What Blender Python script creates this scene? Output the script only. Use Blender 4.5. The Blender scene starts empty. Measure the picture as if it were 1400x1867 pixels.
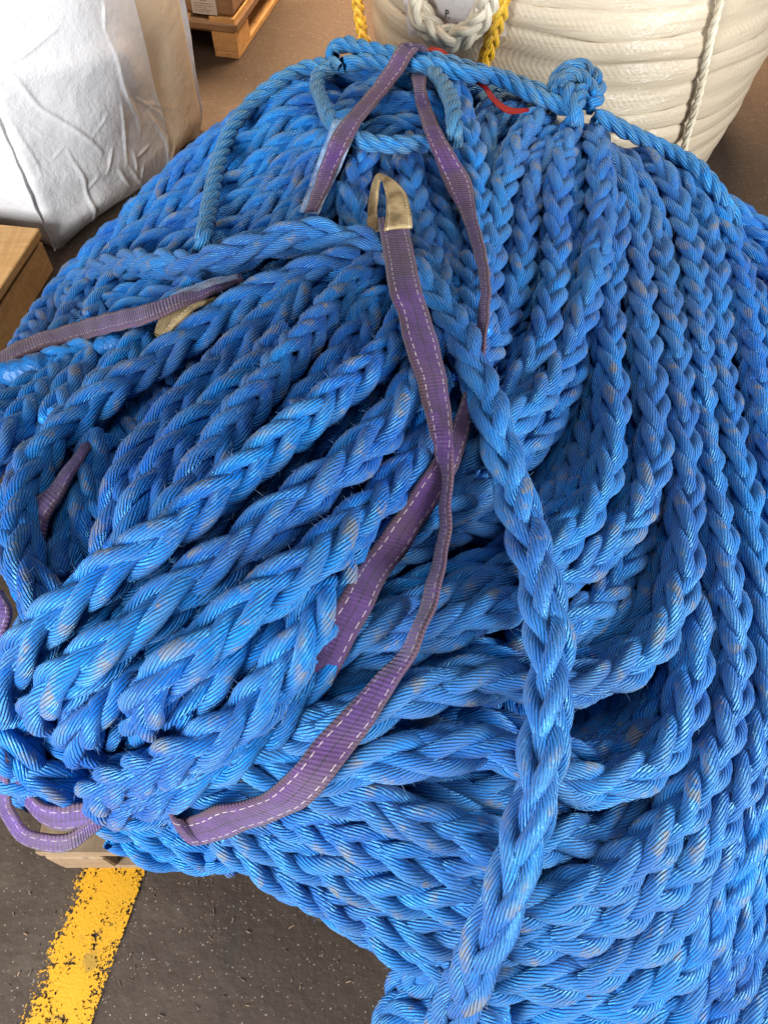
import bpy, math, random
import numpy as np

random.seed(7)
rng = np.random.default_rng(7)
scene = bpy.context.scene
COL = scene.collection

# ------------------------------------------------------------------ camera
CAM_H, PITCH, FPX = 1.5, math.radians(56), 1400.0
SP, CP = math.sin(PITCH), math.cos(PITCH)
cam_d = bpy.data.cameras.new("camera")
cam = bpy.data.objects.new("camera", cam_d)
COL.objects.link(cam)
cam.location = (0, 0, CAM_H)
cam.rotation_euler = (math.pi / 2 - PITCH, 0, 0)
cam_d.sensor_fit = 'VERTICAL'
cam_d.sensor_height = 36.0
cam_d.lens = 36.0 * FPX / 1867.0
cam_d.clip_start, cam_d.clip_end = 0.02, 200
scene.camera = cam

D = 0.073          # diameter of the big braided rope


def ray(u, v):
    """direction for a point of the picture, scaled to unit depth"""
    a, b = (u - 700.0) / FPX, (933.5 - v) / FPX
    return np.array([a, CP + SP * b, -SP + CP * b])


def at_z(u, v, z):
    r = ray(u, v)
    return np.array([0, 0, CAM_H]) + r * ((z - CAM_H) / r[2])


def at_depth(u, v, d):
    return np.array([0, 0, CAM_H]) + ray(u, v) * d


# ------------------------------------------------------------------ shape of the heap (height of its rope layer)
HEAP = [
 (600,150,.56),(700,130,.58),(850,190,.57),(970,225,.56),(1100,240,.52),(1200,300,.46),(1300,370,.40),(1400,430,.33),
 (450,200,.46),(350,290,.38),(250,370,.28),(150,460,.19),(60,560,.14),(-60,640,.2),
 (400,400,.45),(500,300,.50),(600,400,.53),(700,300,.54),(800,450,.53),(1000,450,.52),(1150,500,.45),(1300,550,.40),(1400,600,.35),
 (250,500,.38),(150,620,.36),(0,720,.42),(400,550,.53),(600,600,.61),(740,600,.60),(860,600,.55),(1000,700,.50),
 (1150,750,.44),(1300,800,.40),(1400,900,.36),(300,800,.63),(500,850,.67),(650,800,.66),(100,850,.58),(30,1000,.56),
 (300,1000,.66),(500,1000,.68),(100,1200,.63),(300,1200,.64),(500,1200,.62),(200,1350,.56),(330,1420,.50),(60,1360,.50),
 (750,1000,.54),(900,900,.52),(700,1150,.54),(850,1250,.54),(650,1350,.51),(1000,1000,.50),(1080,900,.48),(1150,1100,.45),
 (1250,1200,.39),(1350,1250,.36),(900,1450,.48),(1150,1450,.39),(1300,1500,.33),(500,1500,.35),(700,1600,.38),(550,1600,.28),
 (900,1650,.38),(1100,1650,.35),(1250,1700,.28),(750,1750,.24),(950,1800,.26),(1150,1830,.22),(1350,1750,.16),(1400,1600,.25),
 (250,1530,.17),(400,1560,.19),(100,1530,.26),(40,1450,.34),(1400,1300,.34),(700,1860,.06),(1400,1860,.06)]
_c = np.array(HEAP, float)
_s = 1000.0


def _tps(r):
    return np.where(r > 1e-9, r * r * np.log(np.maximum(r, 1e-9)), 0.0)


_XY = _c[:, :2] / _s
_n = len(_c)
_K = _tps(np.linalg.norm(_XY[:, None] - _XY[None], axis=2)) + np.eye(_n) * 0.004
_Pm = np.hstack([np.ones((_n, 1)), _XY])
_A = np.block([[_K, _Pm], [_Pm.T, np.zeros((3, 3))]])
_w = np.linalg.solve(_A, np.concatenate([_c[:, 2], np.zeros(3)]))


def heap_z(u, v):
    q = np.array([u, v]) / _s
    return float(_tps(np.linalg.norm(_XY - q, axis=1)) @ _w[:_n] + _w[_n] + _w[_n + 1:] @ q)


def on_heap(u, v, lift=0.0):
    """a point on the rope layer of the heap, raised by lift rope diameters"""
    uu, vv = min(max(u, -60), 1440), min(max(v, 120), 1867)
    z = min(max(heap_z(uu, vv), 0.04), 0.8)
    r = ray(u, v)
    d = (z - CAM_H) / r[2]
    return np.array([0, 0, CAM_H]) + r * (d - lift * D)


# ------------------------------------------------------------------ objects
def tag(o, label=None, cat=None, group=None, kind=None):
    if label: o['label'] = label
    if cat: o['category'] = cat
    if group: o['group'] = group
    if kind: o['kind'] = kind
    return o


def empty(name, loc, label, cat, group=None):
    o = bpy.data.objects.new(name, None)
    o.empty_display_size = 0.05
    o.location = loc
    COL.objects.link(o)
    return tag(o, label, cat, group)


def mesh_np(name, V, F, mat, parent=None, uv=None, attr=None, smooth=True):
    """V (n,3), F (m,4) -> one mesh object; uv (m*4,2), attr (n,) float"""
    V = np.asarray(V, np.float32); F = np.asarray(F, np.int32)
    if parent is not None:
        V = V - np.array(parent.location, np.float32)
    me = bpy.data.meshes.new(name)
    me.vertices.add(len(V)); me.vertices.foreach_set('co', V.ravel())
    k = F.shape[1]
    me.loops.add(F.size); me.loops.foreach_set('vertex_index', F.ravel())
    me.polygons.add(len(F))
    me.polygons.foreach_set('loop_start', np.arange(0, F.size, k, dtype=np.int32))
    me.update(calc_edges=True)
    me.polygons.foreach_set('use_smooth', np.full(len(F), bool(smooth)))
    if uv is not None:
        l = me.uv_layers.new(name='UVMap')
        l.data.foreach_set('uv', np.asarray(uv, np.float32).ravel())
    if attr is not None:
        a = me.attributes.new('crown', 'FLOAT', 'POINT')
        a.data.foreach_set('value', np.asarray(attr, np.float32))
    me.materials.append(mat)
    o = bpy.data.objects.new(name, me)
    COL.objects.link(o)
    if parent is not None: o.parent = parent
    return o


class MB:
    """collects quads (boxes, sheets, prisms) into one mesh"""
    def __init__(self): self.v, self.f = [], []

    def box(self, lo, hi, M=None, bev=0.0):
        x0, y0, z0 = lo; x1, y1, z1 = hi
        b = bev
        i = len(self.v)
        if b <= 0:
            c = [(x0,y0,z0),(x1,y0,z0),(x1,y1,z0),(x0,y1,z0),(x0,y0,z1),(x1,y0,z1),(x1,y1,z1),(x0,y1,z1)]
            fs = [(0,3,2,1),(4,5,6,7),(0,1,5,4),(1,2,6,5),(2,3,7,6),(3,0,4,7)]
        else:
            c = []
            for (xa, ya, za) in [(x0,y0,z0),(x1,y0,z0),(x1,y1,z0),(x0,y1,z0),(x0,y0,z1),(x1,y0,z1),(x1,y1,z1),(x0,y1,z1)]:
                sx = 1 if xa == x0 else -1; sy = 1 if ya == y0 else -1; sz = 1 if za == z0 else -1
                c += [(xa, ya + sy*b, za + sz*b), (xa + sx*b, ya, za + sz*b), (xa + sx*b, ya + sy*b, za)]
            X = lambda k: 3*k; Y = lambda k: 3*k+1; Z = lambda k: 3*k+2
            fs = [(Z(0),Z(3),Z(2),Z(1)),(Z(4),Z(5),Z(6),Z(7)),(Y(0),Y(1),Y(5),Y(4)),(X(1),X(2),X(6),X(5)),(Y(2),Y(3),Y(7),Y(6)),(X(3),X(0),X(4),X(7))]
            fs += [(Y(0),Z(0),Z(1),Y(1)),(X(1),Z(1),Z(2),X(2)),(Y(2),Z(2),Z(3),Y(3)),(X(3),Z(3),Z(0),X(0)),
                   (Y(5),Z(5),Z(4),Y(4)),(X(6),Z(6),Z(5),X(5)),(Y(7),Z(7),Z(6),Y(6)),(X(4),Z(4),Z(7),X(7)),
                   (X(0),Y(0),Y(4),X(4)),(Y(1),X(1),X(5),Y(5)),(X(2),Y(2),Y(6),X(6)),(Y(3),X(3),X(7),Y(7))]
            fs += [(X(k),Y(k),Z(k),Z(k)) if k in (1,3,4,6) else (X(k),Z(k),Y(k),Y(k)) for k in range(8)]
        for p in c:
            p = np.array(p, float)
            if M is not None: p = M @ np.append(p, 1.0); p = p[:3]
            self.v.append(p)
        self.f += [tuple(i + k for k in q) for q in fs]
        return self

    def build(self, name, mat, parent=None, smooth=False):
        V = np.array(self.v, np.float32)
        if parent is not None: V = V - np.array(parent.location, np.float32)
        me = bpy.data.meshes.new(name)
        fs = [tuple(dict.fromkeys(q)) for q in self.f]
        me.from_pydata([tuple(map(float, p)) for p in V], [], fs)
        me.materials.append(mat)
        if smooth:
            me.polygons.foreach_set('use_smooth', np.full(len(me.polygons), True))
        o = bpy.data.objects.new(name, me)
        COL.objects.link(o)
        if parent is not None: o.parent = parent
        return o


def placing(x, y, z, rz):
    c, s = math.cos(rz), math.sin(rz)
    return np.array([[c, -s, 0, x], [s, c, 0, y], [0, 0, 1, z], [0, 0, 0, 1]], float)


# ------------------------------------------------------------------ node helpers
class NT:
    def __init__(self, name):
        self.m = bpy.data.materials.new(name)
        self.m.use_nodes = True
        self.t = self.m.node_tree
        self.t.nodes.clear()
        self.out = self.t.nodes.new('ShaderNodeOutputMaterial')
        self.p = self.t.nodes.new('ShaderNodeBsdfPrincipled')
        self.t.links.new(self.p.outputs[0], self.out.inputs[0])

    def n(self, typ, **kw):
        nd = self.t.nodes.new(typ)
        for k, v in kw.items(): setattr(nd, k, v)
        return nd

    def link(self, a, b): self.t.links.new(a, b)

    def put(self, sock, val):
        if isinstance(val, (int, float)): sock.default_value = val
        elif isinstance(val, (tuple, list)): sock.default_value = tuple(val) + ((1.0,) if len(val) == 3 and sock.type == 'RGBA' else ())
        else: self.link(val, sock)

    def math(self, op, a, b=0.0, c=None):
        nd = self.n('ShaderNodeMath', operation=op)
        self.put(nd.inputs[0], a); self.put(nd.inputs[1], b)
        if c is not None: self.put(nd.inputs[2], c)
        return nd.outputs[0]

    def mix(self, f, a, b, blend='MIX'):
        nd = self.n('ShaderNodeMix', data_type='RGBA', blend_type=blend)
        self.put(nd.inputs[0], f); self.put(nd.inputs[6], a); self.put(nd.inputs[7], b)
        return nd.outputs[2]

    def ramp(self, f, lo, hi, a=0.0, b=1.0, smooth=True):
        nd = self.n('ShaderNodeMapRange', interpolation_type='SMOOTHSTEP' if smooth else 'LINEAR')
        self.put(nd.inputs[0], f)
        for i, v in enumerate((lo, hi, a, b)): self.put(nd.inputs[1 + i], v)
        return nd.outputs[0]

    def noise(self, vec, scale, detail=3.0, rough=0.5, dim='3D'):
        nd = self.n('ShaderNodeTexNoise', noise_dimensions=dim)
        if vec is not None: self.link(vec, nd.inputs['Vector'])
        nd.inputs['Scale'].default_value = scale
        nd.inputs['Detail'].default_value = detail
        nd.inputs['Roughness'].default_value = rough
        return nd.outputs[0]

    def coords(self, kind='Object'):
        return self.n('ShaderNodeTexCoord').outputs[kind]

    def geo(self): return self.n('ShaderNodeNewGeometry').outputs['Position']

    def scaled(self, vec, s):
        nd = self.n('ShaderNodeMapping')
        self.link(vec, nd.inputs[0]); nd.inputs['Scale'].default_value = s
        return nd.outputs[0]

    def bump(self, h, dist, strength=1.0, normal=None):
        nd = self.n('ShaderNodeBump')
        self.put(nd.inputs['Height'], h)
        nd.inputs['Distance'].default_value = dist
        nd.inputs['Strength'].default_value = strength
        if normal is not None: self.link(normal, nd.inputs['Normal'])
        return nd.outputs[0]

    def set(self, **kw):
        names = dict(color='Base Color', rough='Roughness', spec='Specular IOR Level', tint='Specular Tint', normal='Normal',
                     sheen='Sheen Weight', coat='Coat Weight', coat_rough='Coat Roughness', alpha='Alpha', trans='Transmission Weight',
                     metal='Metallic', sub='Subsurface Weight', aniso='Anisotropic', coat_normal='Coat Normal', ior='IOR', sheen_rough='Sheen Roughness')
        for k, v in kw.items(): self.put(self.p.inputs[names[k]], v)
        return self.m


def rope_material(name, base, base2, dust, dirt, tint, rough=0.34, yarns=15, lay=0.62, dirt_amt=1.0, spec=0.8, bumpd=0.0036, dust_amt=0.55):
    t = NT(name)
    uv = t.n('ShaderNodeUVMap', uv_map='UVMap').outputs[0]
    sep = t.n('ShaderNodeSeparateXYZ'); t.link(uv, sep.inputs[0])
    x, y = sep.outputs[0], sep.outputs[1]
    pos = t.geo()
    oi = t.n('ShaderNodeObjectInfo').outputs['Random']
    wob = t.noise(pos, 60, 2)
    a = t.math('MULTIPLY', t.math('ADD', x, t.math('MULTIPLY', y, lay)), float(yarns))
    a = t.math('ADD', a, t.math('MULTIPLY', t.math('SUBTRACT', wob, 0.5), 0.7))
    fr = t.math('FRACT', a)
    c = t.math('SUBTRACT', t.math('MULTIPLY', fr, 2.0), 1.0)
    ridge = t.math('SQRT', t.math('MAXIMUM', t.math('SUBTRACT', 1.0, t.math('MULTIPLY', c, c)), 0.0))
    # every yarn has its own tone, fibres run along it
    cell = t.n('ShaderNodeCombineXYZ'); t.link(t.math('FLOOR', a), cell.inputs[0]); t.link(t.math('FLOOR', t.math('MULTIPLY', y, 0.35)), cell.inputs[1])
    t.link(t.math('MULTIPLY', oi, 91.0), cell.inputs[2])
    wn = t.n('ShaderNodeTexWhiteNoise'); t.link(cell.outputs[0], wn.inputs['Vector'])
    fib = t.n('ShaderNodeCombineXYZ'); t.link(t.math('MULTIPLY', a, 5.0), fib.inputs[0]); t.link(t.math('MULTIPLY', y, 1.6), fib.inputs[1]); t.link(t.math('MULTIPLY', oi, 37.0), fib.inputs[2])
    fibre = t.noise(fib.outputs[0], 1.0, 2)
    big = t.noise(pos, 7, 3)
    col = t.mix(t.ramp(big, 0.35, 0.65), base, base2)
    col = t.mix(t.math('MULTIPLY', t.ramp(wn.outputs[0], .55, 1.0), 0.45), col, dust)
    col = t.mix(t.math('MULTIPLY', t.ramp(wn.outputs[0], .4, .0), 0.5), col, base2)
    hs = t.n('ShaderNodeHueSaturation'); t.link(col, hs.inputs['Color'])
    t.link(t.ramp(t.math('ADD', t.math('MULTIPLY', fibre, 0.7), t.math('MULTIPLY', oi, 0.3)), 0.2, 0.8, 0.75, 1.25, False), hs.inputs['Value'])
    col = hs.outputs[0]
    wear = t.n('ShaderNodeAttribute', attribute_type='OBJECT', attribute_name='wear').outputs['Fac']
    crown = t.n('ShaderNodeAttribute', attribute_name='crown').outputs['Fac']
    col = t.mix(t.math('MULTIPLY', wear, 0.7), col, dust)
    grime = t.math('MULTIPLY', t.ramp(t.noise(pos, 9, 4, .6), .5, .68), t.ramp(fibre, .25, .6))
    col = t.mix(t.math('MULTIPLY', grime, .25), col, (0.075, 0.095, 0.13))
    worn = t.math('MULTIPLY', t.ramp(crown, 0.72, 0.98), t.ramp(t.noise(pos, 22, 4, 0.6), 0.40, 0.66))
    col = t.mix(t.math('MULTIPLY', worn, dust_amt), col, dust)
    dn = t.noise(pos, 24, 5, 0.62)
    dm = t.math('MULTIPLY', t.ramp(crown, 0.80, 0.97), t.ramp(dn, 0.525, 0.62))
    dm = t.math('MULTIPLY', dm, t.ramp(fibre, 0.32, 0.6))
    col = t.mix(t.math('MULTIPLY', dm, 0.85 * dirt_amt), col, dirt)
    h = t.math('ADD', ridge, t.math('MULTIPLY', fibre, 0.35))
    r = t.math('ADD', rough, t.math('MULTIPLY', t.math('MAXIMUM', worn, dm), 0.3))
    return t.set(color=col, rough=r, spec=spec, tint=tint, normal=t.bump(h, bumpd, 1.0), sheen=0.08)


M = {}
M['blue_rope'] = rope_material('blue_polypropylene', (0.004, 0.215, 0.66), (0.002, 0.095, 0.45), (0.060, 0.160, 0.36), (0.26, 0.195, 0.12), (0.25, 0.80, 1.0))
M['blue_lashing'] = rope_material('lashing_polypropylene', (0.008, 0.20, 0.56), (0.008, 0.12, 0.38), (0.055, 0.13, 0.21), (0.16, 0.15, 0.12), (0.3, 0.85, 1.0), yarns=9, lay=0.6, dirt_amt=0.5)
M['yellow_rope'] = rope_material('yellow_polypropylene', (0.85, 0.46, 0.005), (0.80, 0.40, 0.005), (0.85, 0.55, 0.06), (0.4, 0.22, 0.05), (1, 0.9, 0.6), yarns=7, dirt_amt=0.3)
M['white_rope'] = rope_material('white_polyester', (0.74, 0.64, 0.48), (0.64, 0.52, 0.36), (0.74, 0.64, 0.48), (0.42, 0.31, 0.18), (1, 1, 1), yarns=6, lay=0.3, dirt_amt=0.6, bumpd=0.0014)


# ------------------------------------------------------------------ rope geometry
def catmull(P, step):
    P = np.asarray(P, float)
    P = np.vstack([2 * P[0] - P[1], P, 2 * P[-1] - P[-2]])
    out = []
    for i in range(1, len(P) - 2):
        p0, p1, p2, p3 = P[i - 1:i + 3]
        t = np.linspace(0, 1, 16, endpoint=False)[:, None]
        # centripetal-like tangents
        d1, d0, d2 = np.linalg.norm(p2 - p1), np.linalg.norm(p1 - p0), np.linalg.norm(p3 - p2)
        m1 = ((p2 - p1) / max(d1, 1e-6) * d0 + (p1 - p0) / max(d0, 1e-6) * d1) / max(d0 + d1, 1e-6) * d1
        m2 = ((p3 - p2) / max(d2, 1e-6) * d1 + (p2 - p1) / max(d1, 1e-6) * d2) / max(d1 + d2, 1e-6) * d1
        h = (2*t**3 - 3*t**2 + 1) * p1 + (t**3 - 2*t**2 + t) * m1 + (-2*t**3 + 3*t**2) * p2 + (t**3 - t**2) * m2
        out.append(h)
    out.append(P[-2][None])
    Q = np.vstack(out)
    return resample(Q, step)


def resample(Q, step):
    s = np.concatenate([[0], np.cumsum(np.linalg.norm(np.diff(Q, axis=0), axis=1))])
    n = max(int(round(s[-1] / step)), 3)
    x = np.linspace(0, s[-1], n + 1)
    return np.stack([np.interp(x, s, Q[:, k]) for k in range(3)], 1)


def unit(a): return a / np.maximum(np.linalg.norm(a, axis=-1, keepdims=True), 1e-9)


def frames(C, ref=(0, -0.55, 0.83), relax=0.12):
    T = unit(np.gradient(C, axis=0))
    ref = np.array(ref, float)
    N = np.zeros_like(C)
    n = ref - T[0] * (ref @ T[0])
    if np.linalg.norm(n) < 0.2:
        n = np.array([1.0, 0, 0]) - T[0] * T[0][0]
    n = n / np.linalg.norm(n)
    for i in range(len(C)):
        n = n - T[i] * (n @ T[i]); n = n / np.linalg.norm(n)
        rp = ref - T[i] * (ref @ T[i])
        n = n + rp * relax
        n = n - T[i] * (n @ T[i]); n = n / np.linalg.norm(n)
        N[i] = n
    return T, N, np.cross(T, N)


def tube_rows(S, Eu, Ev, ru, rv, ring, flip, circ):
    """tube around path S; Eu, Ev ring axes -> verts, faces, uv"""
    n = len(S)
    ang = np.arange(ring) / ring * 2 * math.pi
    V = S[:, None] + (np.cos(ang)[None, :, None] * ru[:, None, None]) * Eu[:, None] + (np.sin(ang)[None, :, None] * rv[:, None, None]) * Ev[:, None]
    idx = np.arange(n * ring).reshape(n, ring)
    a = idx[:-1]; b = idx[1:]
    F = np.stack([a, np.roll(a, -1, 1), np.roll(b, -1, 1), b], 2).reshape(-1, 4)
    s = np.concatenate([[0], np.cumsum(np.linalg.norm(np.diff(S, axis=0), axis=1))]) / circ
    u0 = np.arange(ring) / ring; u1 = u0 + 1.0 / ring
    if flip: u0, u1 = 1 - u0, 1 - u1
    s0, s1 = s[:-1, None] + 0 * u0, s[1:, None] + 0 * u0
    U0 = np.broadcast_to(u0, s0.shape); U1 = np.broadcast_to(u1, s0.shape)
    uv = np.stack([np.stack([U0, s0], -1), np.stack([U1, s0], -1), np.stack([U1, s1], -1), np.stack([U0, s1], -1)], 2).reshape(-1, 2)
    return V.reshape(-1, 3), F, uv


def braid(name, C, mat, parent=None, dia=D, kind='plait', roll=None, ring=10, seg=26, pitch_f=4.1, ends=True, raw=False):
    """a rope along centreline C made of its real strands (8-strand square plait, or 3-strand laid)"""
    pitch = pitch_f * dia * (random.uniform(.92, 1.10) if kind == 'plait' else 1)
    C = resample(C, pitch / seg)
    T, N, B = frames(C)
    n = len(C)
    x = np.arange(n) * (pitch / seg)
    if roll is None: roll = random.uniform(-0.35, 0.35)
    tw = roll + 0.40 * np.sin(x / (dia * random.uniform(5, 9)) + random.uniform(0, 6.28)) + 0.15 * np.sin(x / (dia * 2.3) + random.uniform(0, 6.28))
    x0 = x
    x = x + random.uniform(0, pitch) + (0.40 * dia * np.sin(x / (dia * random.uniform(4, 6)) + random.uniform(0, 6.28)) if kind == 'plait' else 0)
    Vs, Fs, UVs, As = [], [], [], []
    off = 0
    if kind == 'plait':
        rs, R, A, e, dl = 0.162 * dia, 0.234 * dia, 0.104 * dia, 0.14, 0.90 * dia
        defs = [(sg, j, m) for sg in (1, -1) for j in (0, 1) for m in (-0.5, 0.5)]
    else:
        rs, R = 0.262 * dia, 0.262 * dia
        defs = [(1, j, 0) for j in range(3)]
    for sg, j, m in defs:
        jit = rng.normal(0, 1, 8)
        if kind == 'plait':
            ph = 2 * math.pi * (x + m * dl) / pitch + math.pi * j + 0.05 * jit[0]
            ph = ph + 0.13 * np.sin(x0 / (dia * 2.1) + jit[1] * 3)
            th = ph - e * np.sin(2 * ph) if sg > 0 else -(ph + e * np.sin(2 * ph))
            r = R + sg * A * np.cos(2 * ph) + 0.022 * dia * np.sin(x0 / (dia * 1.7) + jit[2] * 3)
            th = th + math.pi / 4 + tw
        else:
            th = 2 * math.pi * x / pitch + 2 * math.pi * j / 3 + tw
            r = np.full(n, R)
        er = np.cos(th)[:, None] * N + np.sin(th)[:, None] * B
        S = C + er * r[:, None]
        Ts = unit(np.gradient(S, axis=0))
        Er = unit(er - Ts * np.sum(er * Ts, 1, keepdims=True))
        Eb = np.cross(Ts, Er)
        fat = 1 + 0.07 * np.sin(x / (dia * 1.3) + jit[3] * 3)
        ru, rv = rs * 0.97 * fat, rs * 1.04 * fat
        V, F, uv = tube_rows(S, Er, Eb, ru, rv, ring, (sg < 0), 2 * math.pi * rs)
        uv = uv + np.array([0.0, abs(jit[4]) * 7.3])
        axis = np.repeat(C, ring, 0)
        As.append(np.linalg.norm(V - axis, axis=1) / (0.5 * dia))
        Vs.append(V); Fs.append(F + off); UVs.append(uv)
        off += len(V)
        if ends:
            for row, sgn in ((0, 1), (n - 1, -1)):
                base = off
                c = S[row] - sgn * Ts[row] * rs * 0.5
                Vs.append(c[None]); As.append(np.array([0.9])); off += 1
                first = base - len(V) if row == 0 else base - 1 - len(V) + 0
                st = (base if row == 0 else base - 1) - len(V) + row * ring
                q = np.arange(ring)
                tri = np.stack([st + q, st + (q + 1) % ring, np.full(ring, base), np.full(ring, base)], 1)
                if row == 0: tri = tri[:, [1, 0, 2, 3]]
                # keep quads: split fan into degenerate-free pairs
                qd = np.stack([tri[0::2, 0], tri[0::2, 1], tri[1::2, 1], tri[1::2, 2]], 1) if ring % 2 == 0 else None
                Fs.append(qd); UVs.append(np.zeros((len(qd) * 4, 2)))
    if raw: return np.vstack(Vs), np.vstack(Fs), np.vstack(UVs), np.concatenate(As)
    return mesh_np(name, np.vstack(Vs), np.vstack(Fs), mat, parent, np.vstack(UVs), np.concatenate(As))


def join(name, parts, mat, parent):
    o, V, F, U, A = 0, [], [], [], []
    for v, f, u, a in parts:
        V.append(v); F.append(f + o); U.append(u); A.append(a); o += len(v)
    return mesh_np(name, np.vstack(V), np.vstack(F), mat, parent, np.vstack(U), np.concatenate(A))


# ------------------------------------------------------------------ courses of the big blue rope (traced on the heap)
# every entry: list of (u, v[, lift]); 'over' = first end runs over the ridge and down behind
ROPES = []


def rope(coil, pts, over=False, lift=0.0, under=True, roll=None, tail=None):
    if roll is None and coil in (R_, G_, L_): roll = math.pi / 2 + random.uniform(-.3, .3)
    if coil == R_ and len(pts) > 1 and pts[-1][0] < 480 and pts[0][0] < 480: roll = random.uniform(-.3, .3)
    ROPES.append(dict(coil=coil, pts=[(p[0], p[1], (p[2] if len(p) > 2 else 0.0) + lift) for p in pts], over=over, under=under, roll=roll, tail=tail))


R_, B_, F_, G_, L_ = 'cascade', 'flank', 'hank', 'loose', 'floor'
# --- right-hand cascade and the columns behind
rope(R_, [(1082,232),(1088,262),(1092,300),(1096,350),(1098,410),(1088,480),(1068,540),(1046,610),(1020,680),(978,735),(930,775),(880,810),(835,850),(785,892,-.2),(735,925,-.8),(690,945,-1.5)], True, .25)
rope(R_, [(1040,230),(1024,262),(1016,320),(1012,380),(1014,440),(1008,510),(1000,570),(985,640),(960,695),(925,735),(880,770),(830,802,-.3),(780,830,-.9),(735,850,-1.5)], True, .2)
rope(R_, [(1060,290,-.5),(1055,360,-.5),(1055,440,-.4),(1062,520,-.3),(1058,590,-.2),(1050,660,-.1),(1030,730),(995,790),(950,830),(895,880),(840,912),(790,940),(742,962,-.2),(690,985,-.8),(640,1000,-1.5)], False, -.1)
rope(R_, [(1118,370,-.3),(1122,420),(1122,465),(1110,520),(1105,575),(1107,640),(1112,700),(1116,760),(1113,820),(1105,865),(1090,905),(1066,948),(1040,985),(1000,1025),(950,1050),(893,1060),(830,1085),(770,1110),(710,1135),(650,1165),(600,1188,-.2),(550,1205,-.8),(500,1215,-1.5)], False, .2)
rope(R_, [(1105,262),(1128,288),(1144,330),(1156,385),(1160,440),(1162,500),(1166,570),(1171,630),(1182,690),(1187,745),(1194,800),(1198,840),(1192,880),(1176,920),(1150,960),(1115,1000),(1070,1035),(1020,1065),(950,1090),(890,1120),(820,1150),(750,1170),(690,1190),(630,1222,-.2),(570,1250,-.8),(520,1262,-1.5)], True, 0)
rope(R_, [(1128,268),(1150,300),(1172,350),(1192,400),(1204,450),(1208,500),(1213,550),(1220,600),(1227,650),(1233,710),(1240,770),(1246,830),(1248,890),(1247,950),(1250,1010),(1246,1060),(1236,1105),(1216,1155),(1182,1195),(1140,1225),(1095,1250),(1050,1275),(1000,1268),(945,1210),(880,1225),(793,1246),(720,1273),(660,1305),(600,1338),(540,1352,-.3),(485,1345,-.9),(440,1310,-1.5)], True, .15)
rope(R_, [(1150,268),(1178,272),(1202,295),(1224,338),(1240,395),(1254,445),(1263,500),(1267,560),(1268,620),(1270,680),(1273,740),(1276,800),(1284,850),(1296,890),(1304,940),(1309,1000),(1318,1060),(1330,1120),(1340,1180),(1343,1240),(1330,1300),(1310,1357),(1284,1420),(1240,1493),(1190,1547),(1130,1596),(1070,1640),(1000,1662),(930,1655),(860,1645),(790,1640),(720,1632),(660,1612),(600,1582),(540,1550),(480,1524),(420,1500)], True, .3)
rope(R_, [(1215,292),(1250,318),(1272,370),(1290,430),(1302,500),(1305,560),(1306,620),(1310,680),(1319,740),(1330,800),(1343,850),(1354,900),(1364,960),(1372,1015),(1381,1070),(1392,1120),(1398,1180),(1396,1250),(1388,1315),(1372,1385),(1345,1440),(1310,1500),(1262,1560),(1212,1612),(1150,1660),(1088,1695),(1020,1724),(940,1722),(870,1715),(800,1712),(730,1697),(660,1670),(600,1640),(540,1608),(480,1577),(430,1550),(400,1518)], True, .1)
rope(R_, [(1248,310),(1276,332),(1304,375),(1325,440),(1342,500),(1354,560),(1364,620),(1373,680),(1384,745),(1393,810),(1402,880),(1412,960),(1420,1040)], True, .2)
rope(R_, [(1290,350),(1325,380),(1365,410),(1400,432),(1440,470)], True, .1)
rope(R_, [(1330,430,-.2),(1362,462),(1392,498),(1425,540)], False, 0)
rope(R_, [(1352,500,-.4),(1376,550,-.1),(1392,610),(1400,680),(1410,750)], False, -.1)
# second lay seen in the gaps
rope(R_, [(1140,600,-1.2),(1085,700,-1.0),(1075,790,-.9),(1062,850,-.8),(1040,900,-.8),(1000,940,-.7),(940,960,-.6),(895,945,-.4),(820,955,-.4),(765,985,-.4),(715,1020,-.5),(665,1045,-.9),(620,1060,-1.5)], False, 0, False)
rope(R_, [(1190,900,-.9),(1165,985,-.8),(1145,1030,-.7),(1120,1080,-.6),(1090,1120,-.5),(1050,1150,-.4),(1000,1160,-.4),(930,1170,-.8)], False, 0)
rope(R_, [(1220,1000,-1.0),(1205,1050,-.8),(1185,1090,-.5),(1150,1125,-.3),(1105,1150,-.3),(1060,1185,-.4),(1010,1200,-.5)], False, 0)
rope(R_, [(1285,1020,-.8),(1276,1080,-.5),(1266,1140,-.1),(1255,1195),(1254,1243),(1262,1285),(1256,1330),(1232,1372),(1200,1402),(1158,1426),(1110,1446),(1060,1462),(1000,1440),(950,1330),(880,1345),(793,1368),(707,1390),(640,1408),(560,1412),(480,1412),(420,1395),(375,1350,-.6)], False, .2)
rope(R_, [(1215,1260,-1.1),(1190,1300,-1.0),(1150,1330,-.9),(1100,1350,-.8),(1050,1370,-.8),(1000,1380,-.9)], False, 0)
rope(R_, [(1200,1330,-.7),(1160,1365,-.5),(1110,1385,-.5),(1060,1405,-.5),(1000,1420,-.6),(940,1440,-.4),(870,1440,-.3),(800,1442,-.3),(735,1428,-.3),(670,1400,-.5)], False, 0)
rope(R_, [(1250,1440,-.5),(1190,1475,-.3),(1130,1500,-.2),(1070,1525,-.2),(1010,1545,-.3),(940,1560,-.2),(870,1535),(800,1512),(735,1490),(670,1462),(610,1440,-.2),(550,1425,-.5)], False, .0)
rope(R_, [(1180,1540,-.6),(1100,1570,-.4),(1030,1600,-.3),(960,1610,-.2),(890,1597,-.1),(810,1578),(730,1555),(655,1530),(585,1505),(520,1490,-.3),(460,1470,-.6)], False, .0)
rope(R_, [(1165,1620,-.4),(1100,1655,-.2),(1030,1690,-.2),(960,1700,-.3)], False, -.1)
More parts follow.
